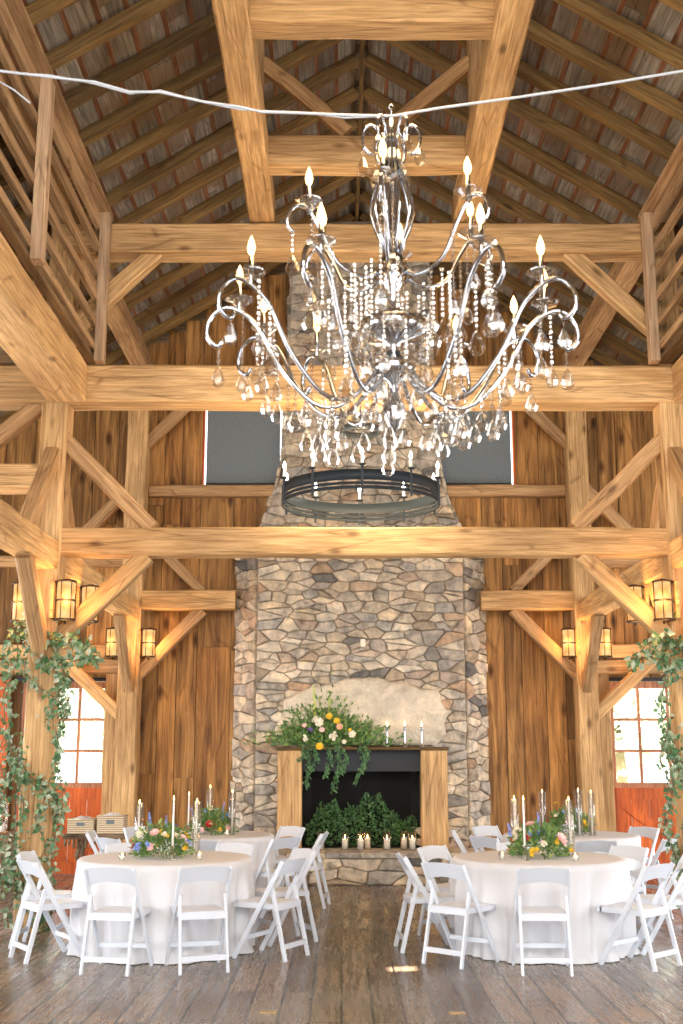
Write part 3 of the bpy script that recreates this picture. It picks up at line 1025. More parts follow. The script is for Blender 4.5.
# mortar core
b = bmesh.new()
zs = [0.0, 4.42, 4.421, 4.9, 5.7, 9.62]
pr = []
for z in zs:
    h_ = 1.47 if z < 4.421 else hw(z)
    pr.append(h_)
def prism(bm, poly, z0, z1, poly2=None):
    lo = [bm.verts.new((x, y, z0)) for x, y in poly]
    hi = [bm.verts.new((x, y, z1)) for x, y in (poly2 or poly)]
    bm.faces.new(lo[::-1]); bm.faces.new(hi)
    n = len(poly)
    for i in range(n): bm.faces.new((lo[i], lo[(i + 1) % n], hi[(i + 1) % n], hi[i]))
g = 0.006
prism(b, [(-1.80, .45), (-1.47, g), (-0.62 - CX, g), (-0.62 - CX, .45)], 0, 4.42)
prism(b, [(1.14 - CX, .45), (1.14 - CX, g), (1.47, g), (1.80, .45)], 0, 4.42)
prism(b, [(-0.62 - CX, .45), (-0.62 - CX, g), (1.14 - CX, g), (1.14 - CX, .45)], 1.76, 4.42)
for z0, z1 in ((4.42, 4.9), (4.9, 5.7), (5.7, 9.62)):
    a, c = hw(z0 + 1e-4), hw(z1 - 1e-4)
    prism(b, [(-a, .45), (-a, g), (a, g), (a, .45)], z0, z1, [(-c, .45), (-c, g), (c, g), (c, .45)])
link('mortar_core', b, M_MORTAR, chim)
# capstones on the shoulders
b = bmesh.new()
for s in (-1, 1):
    rs = random.Random(40 + s)
    stone_face(b, (s * 1.42, -0.02, 4.40), (s * 1, 0, 0), (0, 1, 0), (0, 0, 1), 0, .44, lambda z: (0, .40), lambda u, z: False, 31 + s, sw=.2, sh=.18, dep=(.04, .09))
bmesh.ops.recalc_face_normals(b, faces=b.faces)
link('shoulder_stones', b, M_STONE, chim)
# boulder above the mantel
b = bmesh.new()
out = [(274, 744), (275, 728), (283, 716), (284, 700), (297, 694), (312, 686), (330, 684), (345, 679), (378, 677), (392, 682), (404, 681), (420, 688), (438, 690), (441, 702), (447, 712), (444, 724), (446, 735), (436, 745), (360, 746)]
pts = []
for i in range(len(out)):
    a = out[i]; c = out[(i + 1) % len(out)]
    for k in range(4):
        t = k / 4
        p = at(a[0] + (c[0] - a[0]) * t, a[1] + (c[1] - a[1]) * t, YS)
        pts.append(Vector((p.x - CX, p.z)))
cc = Vector((sum(p.x for p in pts) / len(pts), sum(p.y for p in pts) / len(pts)))
rings = []
for s_, dy in ((1.0, 0.02), (1.0, -0.07), (.98, -0.13), (.93, -0.16), (.84, -0.18), (.74, -0.19), (.6, -0.195), (.46, -0.20), (.34, -.2), (.22, -0.2), (.1, -.2)):
    rg = []
    for p in pts:
        q = cc + (p - cc) * s_
        nz = noise.noise(Vector((q.x * 1.6, q.y * 1.6, 3.1))) * 0.10 + abs(noise.noise(Vector((q.x * 3.2, q.y * 4, 1.1)))) * 0.09
        rg.append(b.verts.new((q.x, dy + nz * (1 if s_ < 1 else .4), q.y)))
    rings.append(rg)
n = len(pts)
for A, B in zip(rings, rings[1:]):
    for k in range(n): b.faces.new((A[k], A[(k + 1) % n], B[(k + 1) % n], B[k]))
cv = b.verts.new((cc.x, -0.2, cc.y))
for k in range(n): b.faces.new((rings[-1][k], rings[-1][(k + 1) % n], cv))
bmesh.ops.recalc_face_normals(b, faces=b.faces)
link('mantel_boulder', b, M_BOULDER, chim, smooth=True)['label'] = 'pale cream boulder above the mantel'
# raised hearth
YH = 15.52
b = bmesh.new()
HW0, HW1 = -1.62, 1.95
stone_face(b, (0, YH - YS, 0), (1, 0, 0), (0, 0, 1), (0, -1, 0), 0.0, 0.33, lambda z: (HW0, HW1), lambda u, z: False, 77, sw=.42, sh=.17)
rs = random.Random(9)
x = HW0 - .03
while x < HW1:
    w = min(rs.uniform(.45, .9), HW1 + .03 - x)
    for fc in (box(b, x + .004, x + w - .004, YH - YS - .05, .0, 0.335 + rs.uniform(0, .005), .40),): pass
    x += w
bmesh.ops.recalc_face_normals(b, faces=b.faces)
link('hearth', b, M_STONE, chim)
b = bmesh.new(); box(b, HW0, HW1, YH - YS + .01, 0, 0, 0.335)
link('hearth_core', b, M_MORTAR, chim)
# timber surround
for x0, x1 in ((-0.87, -0.54), (1.08, 1.44)):
    b = bmesh.new(); box(b, x0 - CX, x1 - CX, -0.30, 0.03, 0.40, 1.705); bevel(b, .01)
    link('surround_post', b, M_POSTLIGHT, chim)
b = bmesh.new(); box(b, -0.89 - CX, 1.46 - CX, -0.33, 0.03, 1.705, 1.75); bevel(b, .006)
link('mantel_shelf', b, M_RAFT, chim)
b = bmesh.new()
x0, x1 = -0.54 - CX, 1.08 - CX
box(b, x0, x1, .40, .43, .4, 1.705); box(b, x0 - .02, x0, -.02, .42, .4, 1.705); box(b, x1, x1 + .02, -.02, .42, .4, 1.705); box(b, x0, x1, -.02, .42, .4, .41)
link('firebox', b, M_SOOT, chim)
b = bmesh.new(); box(b, x0, x1, -.10, .0, 1.42, 1.70); box(b, x0, x1, -.115, -.10, 1.42, 1.45)
link('metal_hood', b, M_HOOD, chim)
for a, c in ((x0 + .01, x0 + .12), (x1 - .12, x1 - .01)):
    b = bmesh.new()
    k = 0
    xx = a
    while xx < c:
        tube(b, [(xx, -.02 + .012 * math.sin(k * 1.3), 1.42), (xx, -.02 + .012 * math.sin(k * 1.3), .42)], .0025, 4)
        xx += .012; k += 1
    tube(b, [(a, -.02, 1.40), (c, -.02, 1.40)], .008, 5)
    link('spark_screen', b, M_HOOD, chim)
b = bmesh.new(); box(b, -.035, .035, -.012, .012, -.055, .055); bevel(b, .004)
sp = at(363, 643, YS - .06)
o = link('switch_plate', b, M_PLATE); o.location = sp
tag(o, 'small cream switch plate set in the stones above the boulder', 'switch plate')

# ------------------------------------------------------------------ lanterns
def make_lantern():
    root = empty('wall_lantern', (0, 0, 0))
    R, Hh = 0.098, 0.40
    b = bmesh.new()
    lathe(b, [(0, .012), (R - .012, .012), (R - .012, Hh - .012), (0, Hh - .012)], 20)
    link('glass_shade', b, M_LGLASS, root)
    b = bmesh.new()
    for z in (0.0, Hh / 2 - .008, Hh - .016):
        lathe(b, [(R - .012, z), (R + .004, z), (R + .004, z + .018), (R - .012, z + .018)], 20)
    for k in range(6):
        a = k * PI / 3 + .26
        x, y = R * math.cos(a), R * math.sin(a)
        tube(b, [(x, y, 0), (x, y, Hh)], .005, 6)
    lathe(b, [(0, Hh), (R * .9, Hh), (.03, Hh + .02), (0, Hh + .02)], 16)
    lathe(b, [(0, -.035), (.012, -.03), (.012, 0), (0, 0)], 8)
    link('cage', b, M_DARKIRON, root)
    b = bmesh.new()
    tube(b, [(.09, 0, Hh - .01), (.12, 0, Hh - .01)], .012, 6); tube(b, [(.09, 0, .01), (.12, 0, .01)], .012, 6)
    link('arm', b, M_DARKIRON, root)
    b = bmesh.new(); box(b, .115, .15, -.06, .06, .02, .40); bevel(b, .004)
    link('backplate', b, M_BRACE, root)
    return root


lan = make_lantern()
LZ = 2.92
def lamp_light(p, e=16):
    l = bpy.data.lights.new('lantern_glow', 'POINT'); l.energy = e; l.color = (1.0, 0.50, 0.16); l.shadow_soft_size = .09
    o = bpy.data.objects.new('lantern_glow', l); o.location = p; COL.objects.link(o)
    o.visible_camera = False
spots = []
for sd, X, s in (('left', XL, -1), ('right', XR, 1)):
    i = -s
    xo = .0 if sd == 'left' else -.03
    spots += [((X + i * .225, Y1 - .16, 2.97), 0 if i < 0 else PI, f'big glowing lantern on the inner side of the near {sd} ivy post'),
              ((X - i * .26, Y1, 2.97), PI if i < 0 else 0, f'glowing lantern on the aisle side of the near {sd} ivy post'),
              ((X + i * .215, Y1 + 1.0, 3.08), 0 if i < 0 else PI, f'glowing lantern partly hidden behind the big one at the {sd} ivy post'),
              ((X + xo + i * .235 + .03, Y2 - .1, 2.99), 0 if i < 0 else PI, f'small distant lantern on the chimney side of the back {sd} post'),
              ((X + xo - i * .26 + .03, Y2 - .16, 2.99), PI if i < 0 else 0, f'small distant lantern on the door side of the back {sd} post')]
for k, (p, rz, lb) in enumerate(spots):
    o = lan if k == 0 else copy_tree(lan)
    o.location = p; o.rotation_euler = (0, 0, rz)
    tag(o, lb, 'lantern', 'post lanterns')
    d = Vector((math.cos(rz + PI), math.sin(rz + PI), 0))
    lamp_light((p[0] + d.x * .05, p[1] - .17, p[2] + .2), 15)

# ------------------------------------------------------------------ iron ring chandelier
rc = empty('ring_chandelier', (0.20, Y1, 4.18))
tag(rc, 'round black iron ring chandelier with ten candle lights in front of the chimney', 'chandelier')
RR = 0.815
for z0, z1, nm in ((0.0, 0.03, 'lower_hoop'), (0.045, 0.07, 'middle_hoop'), (0.09, 0.195, 'upper_hoop')):
    b = bmesh.new()
    lathe(b, [(RR - .008, z0), (RR + .008, z0), (RR + .008, z1), (RR - .008, z1), (RR - .008, z0)], 72)
    link(nm, b, M_IRON, rc)
b = bmesh.new(); bb = bmesh.new()
for k in range(10):
    a = PI / 2 + k * PI / 5
    x, y = RR * math.cos(a), RR * math.sin(a)
    b = bmesh.new()
    box(b, x * 1.012 - .012, x * 1.012 + .012, y * 1.012 - .012, y * 1.012 + .012, -.04, .23)
    lathe(b, [(0, .22), (.045, .235), (.045, .242), (0, .242)], 14, (x * 1.01, y * 1.01, 0))
    h = link('candle_holder', b, M_IRON, rc)
    b = bmesh.new(); lathe(b, [(0, .242), (.016, .242), (.016, .33), (0, .33)], 12, (x * 1.01, y * 1.01, 0))
    link('candle_sleeve', b, M_WAX, h)
    b = bmesh.new(); lathe(b, [(0, .33), (.012, .34), (.017, .365), (.01, .395), (0, .415)], 10, (x * 1.01, y * 1.01, 0))
    link('bulb', b, M_BULBW, h)
b = bmesh.new()
lathe(b, [(.19, .78), (.21, .78), (.21, .84), (.19, .84), (.19, .78)], 30)
link('hanging_hub', b, M_IRON, rc)
for k in range(5):
    a = PI / 2 + k * 2 * PI / 5 + .3
    b = bmesh.new()
    tube(b, [(RR * math.cos(a), RR * math.sin(a), .19), (.2 * math.cos(a), .2 * math.sin(a), .8)], .004, 5)
    link('hanging_rod', b, M_IRON, rc)
b = bmesh.new(); tube(b, [(0, 0, .82), (0, 0, 1.13)], .008, 6); tube(b, [(-.2, 0, .82), (.2, 0, .82)], .006, 5)
link('stem', b, M_IRON, rc)
l = bpy.data.lights.new('ring_chandelier_glow', 'POINT'); l.energy = 190; l.color = (1, .78, .5); l.shadow_soft_size = .6
o = bpy.data.objects.new('ring_chandelier_glow', l); o.location = (0.2, Y1 - .2, 4.62); COL.objects.link(o)

# ------------------------------------------------------------------ crystal chandelier
YC = 4.8
CXX = at(393, 300, YC).x
ch = empty('crystal_chandelier', (CXX, YC, 3.5))
tag(ch, 'huge chrome and crystal chandelier with candle bulbs hanging in the foreground', 'chandelier')
random.seed(21)
Z = lambda z: z - 3.5
b = bmesh.new()
lathe(b, [(0, Z(3.03)), (.02, Z(3.05)), (.045, Z(3.10)), (.05, Z(3.15)), (.02, Z(3.20)), (.02, Z(3.25)), (.085, Z(3.30)), (.10, Z(3.33)), (.035, Z(3.38)), (.03, Z(3.44)),
          (.135, Z(3.47)), (.15, Z(3.50)), (.15, Z(3.53)), (.05, Z(3.56)), (.025, Z(3.62)), (.04, Z(3.70)), (.085, Z(3.76)), (.06, Z(3.82)), (.025, Z(3.88)), (.03, Z(4.4)), (.012, Z(4.52)), (0, Z(4.55))], 22)
link('column', b, M_CHROME, ch)
b = bmesh.new()
for k in range(10):
    a = k * 2 * PI / 10
    pts_ = []
    for t in range(9):
        u = t / 8
        r = .035 + .075 * math.sin(PI * min(1, u * 1.1)) ** 1.5 * (1 - u * .4)
        pts_.append((r * math.cos(a), r * math.sin(a), Z(3.86 + u * .50)))
    tube(b, pts_, .008, 6)
link('tube_cage', b, M_CHROME, ch)
b = bmesh.new()
for k in range(6):
    a = k * PI / 3
    pts_ = []
    for t in range(10):
        u = t / 9 * 1.5 * PI
        r = .055 + .05 * (1 - math.cos(u)) * .9 - .01 * t * .2
        pts_.append((r * math.cos(a), r * math.sin(a), Z(4.42 + .075 * math.sin(u))))
    tube(b, pts_, .007, 6)
link('crown_scrolls', b, M_CHROME, ch)


def bez(ps, n=18):
    out_ = []
    m_ = len(ps)
    for i in range(n + 1):       # Catmull-Rom through the points
        t = i / n * (m_ - 1)
        k = min(int(t), m_ - 2)
        u = t - k
        p0 = ps[max(k - 1, 0)]; p1 = ps[k]; p2 = ps[k + 1]; p3 = ps[min(k + 2, m_ - 1)]
        out_.append(tuple(0.5 * ((2 * p1[j]) + (-p0[j] + p2[j]) * u + (2 * p0[j] - 5 * p1[j] + 4 * p2[j] - p3[j]) * u * u + (-p0[j] + 3 * p1[j] - 3 * p2[j] + p3[j]) * u ** 3) for j in range(2)))
    return out_


prof_low = bez([(.07, Z(3.33)), (.13, Z(3.24)), (.24, Z(3.15)), (.36, Z(3.17)), (.50, Z(3.33)), (.60, Z(3.52)), (.72, Z(3.60)), (.80, Z(3.56)), (.82, Z(3.47)), (.775, Z(3.42)), (.75, Z(3.45))], 34)
prof_up = bez([(.03, Z(3.80)), (.13, Z(3.73)), (.26, Z(3.77)), (.34, Z(3.91)), (.41, Z(4.01)), (.48, Z(3.99)), (.50, Z(3.92)), (.47, Z(3.88))], 24)
prof_top = bez([(.02, Z(4.12)), (.07, Z(4.10)), (.11, Z(4.16)), (.15, Z(4.20)), (.17, Z(4.16))], 12)
seat = {'low': (.68, Z(3.60)), 'up': (.40, Z(4.00)), 'top': (.12, Z(4.19))}


def arm_proto(kind, prof, r):
    rr, zz = seat[kind]
    b = bmesh.new(); tube(b, [(p[0], 0, p[1]) for p in prof], r, 7)
    a = link('arm', b, M_CHROME, ch)
    b = bmesh.new(); lathe(b, [(.010, zz + .0), (.03, zz + .012), (.062, zz + .035), (.064, zz + .04), (.02, zz + .028), (.010, zz + .02)], 12, (rr, 0, 0), smooth=False)
    link('drip_plate', b, M_CRYSTAL, a)
    b = bmesh.new(); lathe(b, [(.012, zz - .015), (.012, zz + .02), (.010, zz + .115), (0, zz + .115)], 10, (rr, 0, 0))
    link('candle_sleeve', b, M_CHROME, a)
    b = bmesh.new(); lathe(b, [(.007, zz + .115), (.014, zz + .13), (.017, zz + .15), (.012, zz + .175), (.004, zz + .195), (0, zz + .205)], 10, (rr, 0, 0))
    link('bulb', b, M_BULB, a)
    return a


def spin(proto, angles):
    for k, a in enumerate(angles):
        o = proto if k == 0 else copy_tree(proto, ch)
        o.rotation_euler = (0, 0, a)


LOWA = [math.radians(d_) for d_ in (2, 30, 60, 91, 121, 151, 181, 207, 243, 298, 333)]
UPA = [math.radians(-98 + 60 * k) for k in range(6)]
spin(arm_proto('low', prof_low, .0105), LOWA)
spin(arm_proto('up', prof_up, .009), UPA)


def gem(b, z, r, h, seg=8):
    lathe(b, [(0, z), (r * .35, z - h * .12), (r * .75, z - h * .42), (r, z - h * .66), (r * .7, z - h * .9), (0, z - h)], seg, smooth=False)


def bead(b, z, r):
    lathe(b, [(0, z + r), (r * .8, z + r * .4), (r * .8, z - r * .4), (0, z - r)], 6, smooth=False)


strand = []
for nb, pr_ in ((2, (.030, .095)), (4, (.032, .10)), (6, (.030, .10)), (8, (.034, .11)), (10, (.030, .10)), (1, (.030, .10)), (13, (.028, .09))):
    b = bmesh.new()
    z = 0
    for i in range(nb):
        r = .0095 if i % 3 else .013
        z -= r
        bead(b, z, r)
        z -= r + .002
    tube(b, [(0, 0, 0), (0, 0, z - .01)], .0012, 4)
    gem(b, z - .006, *pr_)
    me = bpy.data.meshes.new('crystal_strand'); b.normal_update(); b.to_mesh(me); b.free()
    me.materials.append(M_CRYSTAL)
    strand.append(me)
HG = []
def hang(k, r, a, z): HG.append((k, r, a, z))
for a in LOWA:
    hang(random.choice((1, 5, 0)), .765, a, Z(3.435))
    hang(random.choice((4, 3, 6)), .66, a + .06, Z(3.60))
    hang(random.choice((4, 2)), .56, a - .05, Z(3.45))
    hang(random.choice((1, 2)), .43, a, Z(3.24))
    hang(random.choice((0, 1, 5)), .30, a, Z(3.16))
for a in UPA:
    hang(random.choice((0, 1)), .475, a, Z(3.88))
    hang(random.choice((4, 6)), .40, a + .1, Z(4.0))
    hang(6, .33, a - .06, Z(3.88))
    hang(random.choice((2, 3)), .20, a, Z(3.74))
for k in range(10):
    hang(random.choice((3, 2)), .15, k * PI / 5, Z(3.50))
for k in range(8):
    hang(random.choice((0, 1, 2)), .10, k * PI / 4 + .2, Z(3.30))
for k in range(3): hang(random.choice((0, 1)), .045, k * 2.1, Z(3.11))
late = []
for k in range(6): hang(random.choice((0, 1)), .13, k * PI / 3, Z(4.44))
for k in range(44):
    r = random.choice((.24, .38, .5, .6, .7, .3))
    a = random.choice(LOWA) + random.uniform(-.05, .05)
    zt = {.24: 3.15, .30: 3.155, .38: 3.19, .5: 3.33, .6: 3.50, .7: 3.585}[r]
    late.append((random.choice((0, 1, 2)) if zt < 3.3 else random.choice((2, 3, 4)), r, a, Z(zt)))
for k in range(22):
    late.append((random.choice((3, 4, 6)), random.uniform(.10, .26), random.uniform(0, 2 * PI), Z(3.76)))
late = late + HG[100:]
for (k, r, a, z) in HG[:100]:
    o = bpy.data.objects.new('crystal_strand', strand[k])
    o.location = (r * math.cos(a), r * math.sin(a), z)
    o.rotation_euler = (0, 0, random.uniform(0, 3))
    COL.objects.link(o); o.parent = ch
b = bmesh.new()
for (k, r, a, z) in late:
    n0 = len(b.verts)
    b.from_mesh(strand[k])
    b.verts.ensure_lookup_table()
    bmesh.ops.translate(b, verts=b.verts[n0:], vec=Vector((r * math.cos(a), r * math.sin(a), z)))
o = link('crystal_strands', b, M_CRYSTAL, ch)
tag(o, kind='stuff')
l = bpy.data.lights.new('crystal_chandelier_glow', 'POINT'); l.energy = 110; l.color = (1, .68, .34); l.shadow_soft_size = .5
o = bpy.data.objects.new('crystal_chandelier_glow', l); o.location = (CXX, YC, 5.1); COL.objects.link(o)

# cable it hangs from, twisted, sagging to the crown
b = bmesh.new()
pl = [(-40, 62), (0, 71), (50, 77), (95, 82), (130, 92), (160, 92), (205, 102), (240, 107), (262, 112), (300, 113), (345, 115), (392, 116), (440, 108), (520, 97), (600, 85), (683, 71), (720, 64)]
P = [at(x, y, YC) for x, y in pl]
P[0] = Vector((-2.68, YC, 5.3)); P[-1] = Vector((3.5, YC, 5.3))
tube(b, P, .0062, 8)
P2 = [p + Vector((0, .004, .012 * math.sin(i * 1.9))) for i, p in enumerate(P[1:12])]
tube(b, P2, .0035, 6)
tube(b, [at(0, 82, YC), at(14, 90, YC), at(30, 103, YC)], .004, 5)
o = link('hanging_cable', b, M_WIRE)
tag(o, 'pale twisted cable stretched across the hall behind the chandelier crown', 'cable')
b = bmesh.new(); tube(b, [(0, 0, 1.04), (0, 0, 1.07), (.012, 0, 1.085), (0, 0, 1.10), (-.012, 0, 1.085), (0, 0, 1.07)], .003, 6)
link('hook', b, M_CHROME, ch)

# ------------------------------------------------------------------ tables
TABLES = {'near left': (-1.56, 10.6, .0), 'near right': (1.75, 10.6, .7), 'far left': (-1.53, 13.5, 1.9), 'far right': (2.60, 13.5, 2.9)}
TR, TZ = 0.755, 0.76


def make_cloth(seed):
    rs = random.Random(seed)
    b = bmesh.new()
    n = 168
    ph = [rs.uniform(0, 2 * PI) for _ in range(5)]
    def fold(a):
        return (.5 * math.sin(13 * a + ph[0] + .8 * math.sin(2 * a + ph[1])) + .3 * math.sin(23 * a + ph[2] + .7 * math.sin(3 * a)) + .2 * math.sin(37 * a + ph[3]))
    c = b.verts.new((0, 0, TZ + .006))
    rings = []
    for r in (.25, .5, .7): rings.append([b.verts.new((r * math.cos(2 * PI * k / n), r * math.sin(2 * PI * k / n), TZ + .006)) for k in range(n)])
    for t in (0, .03, .08, .2, .4, .6, .8, .93, 1.0):
        rg = []
        for k in range(n):
            a = 2 * PI * k / n
            f = fold(a)
            r = TR + (.012 if t > 0 else 0) + t * .004 + f * .052 * min(1, t * 2.2)
            z = TZ + .006 - t * (TZ + .002)
            if t == 0: r -= .004
            if t == 1.0: r += .02 * (1 + math.sin(7 * a + ph[4])); z = .006
            rg.append(b.verts.new((r * math.cos(a), r * math.sin(a), z)))
        rings.append(rg)
    for k in range(n): b.faces.new((c, rings[0][k], rings[0][(k + 1) % n]))
    for A, B in zip(rings, rings[1:]):
        for k in range(n): b.faces.new((A[k], B[k], B[(k + 1) % n], A[(k + 1) % n]))
    return b


tab0 = None
for i, (nm, (x, y, rot)) in enumerate(TABLES.items()):
    if tab0 is None:
        tab0 = empty('round_table', (x, y, 0))
        b = bmesh.new(); lathe(b, [(0, TZ - .03), (TR - .012, TZ - .03), (TR - .004, TZ - .015), (TR - .012, TZ), (0, TZ)], 48)
        link('tabletop', b, M_RUSTIC, tab0)
        for sx in (-1, 1):
            for sy in (-1, 1):
                b = bmesh.new(); tube(b, [(sx * .45, sy * .3, 0), (sx * .45, sy * .3, TZ - .03)], .016, 8)
                link('leg', b, M_HOOD, tab0)
        o = tab0
    else:
        o = copy_tree(tab0)
        o.location = (x, y, 0)
    tag(o, f'round banquet table under the white cloth, {nm} of the four', 'table', 'round banquet tables')
    c = link('tablecloth', make_cloth(i), M_CLOTH, smooth=True)
    c.location = (x, y, 0)
    tag(c, f'floor length white tablecloth on the {nm} round table', 'tablecloth', 'white tablecloths')

# ------------------------------------------------------------------ folding chairs (facing +Y in their own frame)
def make_chair():
    root = empty('folding_chair', (0, 0, 0))
    rail = lambda z: Vector((0, .25 - .46 * z / .79, z))     # slanting long member
    for s in (-1, 1):
        b = bmesh.new()
        A = rail(0.0); B = rail(0.79)
        A.x = s * .215; B.x = s * .200
        bar(b, A, B, .022, .042, up=Vector((0, 1, 0)))
        bevel(b, .005)
        link('long_rail', b, M_WHITE, root)
        b = bmesh.new()
        A = rail(.575); A.x = s * .182; A.y -= .012
        bar(b, (s * .187, -.235, 0), A, .022, .038, up=Vector((0, 1, 0)))
        bevel(b, .005)
        link('rear_leg', b, M_WHITE, root)
    # backrest: curved panel with arched lower edge
    b = bmesh.new()
    n = 12
    fr = []; bk = []
    for k in range(n + 1):
        u = -1 + 2 * k / n
        x = u * .192
        top = .785 + .014 * (1 - u * u)
        bot = .655 + .030 * (1 - u * u) - (.015 if abs(u) > .95 else 0)
        rows = []
        for zz in (bot, (bot + top) / 2, top):
            p = rail(zz)
            rows.append((x, p.y - .022 * (1 - u * u), zz))
        fr.append([b.verts.new((p[0], p[1] + .009, p[2])) for p in rows])
        bk.append([b.verts.new((p[0], p[1] - .009, p[2])) for p in rows])
    for k in range(n):
        for j in range(2):
            b.faces.new((fr[k][j], fr[k][j + 1], fr[k + 1][j + 1], fr[k + 1][j]))
            b.faces.new((bk[k][j], bk[k + 1][j], bk[k + 1][j + 1], bk[k][j + 1]))
        b.faces.new((fr[k][0], fr[k + 1][0], bk[k + 1][0], bk[k][0]))
        b.faces.new((fr[k][2], bk[k][2], bk[k + 1][2], fr[k + 1][2]))
    for k in (0, n):
        b.faces.new((fr[k][0], bk[k][0], bk[k][1], fr[k][1])); b.faces.new((fr[k][1], bk[k][1], bk[k][2], fr[k][2]))
    bmesh.ops.recalc_face_normals(b, faces=b.faces)
    link('backrest', b, M_WHITE, root)
    b = bmesh.new()
    box(b, -.175, .175, -.14, .27, .425, .442)
    box(b, -.19, .19, .235, .275, .405, .445); box(b, -.19, .19, -.16, -.125, .395, .445)
    box(b, -.19, -.165, -.13, .25, .405, .445); box(b, .165, .19, -.13, .25, .405, .445)
    bmesh.ops.remove_doubles(b, verts=b.verts, dist=1e-5)
    link('seat', b, M_WHITE, root)
    b = bmesh.new(); box(b, -.165, .165, -.15, .24, .442, .452); bevel(b, .008)
    link('seat_pad', b, M_WHITE, root)
    b = bmesh.new(); box(b, -.178, .178, -.222, -.204, .095, .135)
    link('rear_stretcher', b, M_WHITE, root)
    b = bmesh.new(); box(b, -.205, .205, .145, .163, .15, .185)
    link('front_stretcher', b, M_WHITE, root)
    return root


chair0 = make_chair()
CH = []
def ring(tn, lst):
    x, y, _ = TABLES[tn]
    for (deg, rad, tw, lb) in lst:
        a = math.radians(deg)              # 0 = towards the camera, positive to the right
        CH.append((x + rad * math.sin(a), y - rad * math.cos(a), a + math.radians(tw), lb))
ring('near left', [(-12, 1.05, 2, 'white folding chair with its back to the camera, left one at the near left table'),
                   (24, 1.05, -6, 'white folding chair with its back to the camera, right one at the near left table'),
                   (-62, 1.02, 6, 'white folding chair in side view beside the left ivy post, nearer of the two'),
                   (-99, 1.10, 6, 'white folding chair beside the left ivy post, behind the other one there'),
                   (68, 1.06, -6, 'white folding chair turned sideways on the aisle side of the near left table'),
                   (112, 1.12, 6, 'white folding chair facing the camera behind the aisle side chair of the near left table'),
                   (157, 1.12, 0, 'white folding chair peeking over the near left cloth right of the flowers'),
                   (-155, 1.12, 4, 'white folding chair peeking over the near left cloth left of the flowers')])
ring('near right', [(-9, 1.06, 6, 'white folding chair with its back squarely to the camera at the near right table'),
                    (-49, 1.05, 8, 'white folding chair left front of the near right table, back half turned to the camera'),
                    (-88, 1.02, 4, 'leftmost slanting white folding chair of the near right table, seen edge on'),
                    (-135, 1.03, 4, 'white folding chair left of the near right table, behind the two slanting ones'),
                    (40, 1.04, 4, 'white folding chair right front of the near right table, turned sideways'),
                    (82, 1.08, 0, 'white folding chair at the right picture edge, beside the right ivy post'),
                    (130, 1.12, 0, 'white folding chair right behind the near right table, below the door'),
                    (180, 1.12, 0, 'white folding chair hidden behind the flowers of the near right table')])
ring('far left', [(4, 1.12, 0, 'white folding chair between the two left tables, behind the candles'),
                  (-45, 1.12, 0, 'white folding chair left front of the far left table, near the baskets'),
                  (45, 1.12, 4, 'white folding chair right front of the far left table'),
                  (-92, 1.12, 4, 'white folding chair at the left end of the far left table beside the baskets'),
                  (86, 1.14, -4, 'white folding chair in side view nearest the left end of the stone hearth'),
                  (-135, 1.12, 0, 'white folding chair behind the far left table, on the basket side'),
                  (135, 1.12, 0, 'white folding chair behind the far left table, in front of the left fireplace timber')])
ring('far right', [(0, 1.12, 0, 'white folding chair between the two right tables, behind the flowers'),
                   (-55, 1.12, 2, 'white folding chair left front of the far right table, close to the hearth'),
                   (42, 1.12, 2, 'white folding chair right front of the far right table, with a grey shaded back'),
                   (-95, 1.12, 0, 'leftmost white folding chair of the far right table, in front of the chimney corner'),
                   (-140, 1.12, 0, 'white folding chair behind the far right table on the chimney side'),
                   (128, 1.12, 0, 'white folding chair behind the far right table in front of the right red door'),
                   (168, 1.12, 0, 'white folding chair straight behind the far right table, only its top edge showing')])
for k, (x, y, a, lb) in enumerate(CH):
    o = chair0 if k == 0 else copy_tree(chair0)
    o.location = (x, y, 0)
    o.rotation_euler = (0, 0, a)
    tag(o, lb, 'chair', 'white folding chairs')


# ------------------------------------------------------------------ flowers
def bloom(b, p, n, r, layers=3, petals=6):
    n = n.normalized()
    s = n.orthogonal().normalized()
    t = n.cross(s)
    for L_ in range(layers):
        tilt = .25 + .9 * (1 - L_ / max(1, layers))
        rr = r * (1 - L_ * .25)
        for k in range(petals):
            a = 2 * PI * (k + .5 * L_) / petals
            d = s * math.cos(a) + t * math.sin(a)
            w = n.cross(d)
            q0 = p + n * r * .05 * L_
            m_ = q0 + d * rr * .65 * math.sin(tilt + .3) + n * rr * .35 * math.cos(tilt)
            e = q0 + d * rr * math.sin(tilt + .3) + n * rr * .8 * math.cos(tilt)
            v = [b.verts.new(q0), b.verts.new(m_ + w * rr * .38), b.verts.new(e + w * rr * .2), b.verts.new(e - w * rr * .2), b.verts.new(m_ - w * rr * .38)]
            b.faces.new(v)
    # centre
    c = p + n * r * .25
    vs = []
    for k in range(6):
        a = 2 * PI * k / 6
        vs.append(b.verts.new(c + (s * math.cos(a) + t * math.sin(a)) * r * .3))
    tp = b.verts.new(c + n * r * .2)
    for k in range(6): b.faces.new((vs[k], vs[(k + 1) % 6], tp))


def spike(b, p, d, L, r):
    d = d.normalized()
    n = int(L / .011)
    for k in range(n):
        t = k / n
        q = p + d * L * t
        for j in range(3):
            v = rvec().normalized()
            bloom(b, q + v * r * (1 - t * .6), v, r * (.9 - t * .4), 1, 4)


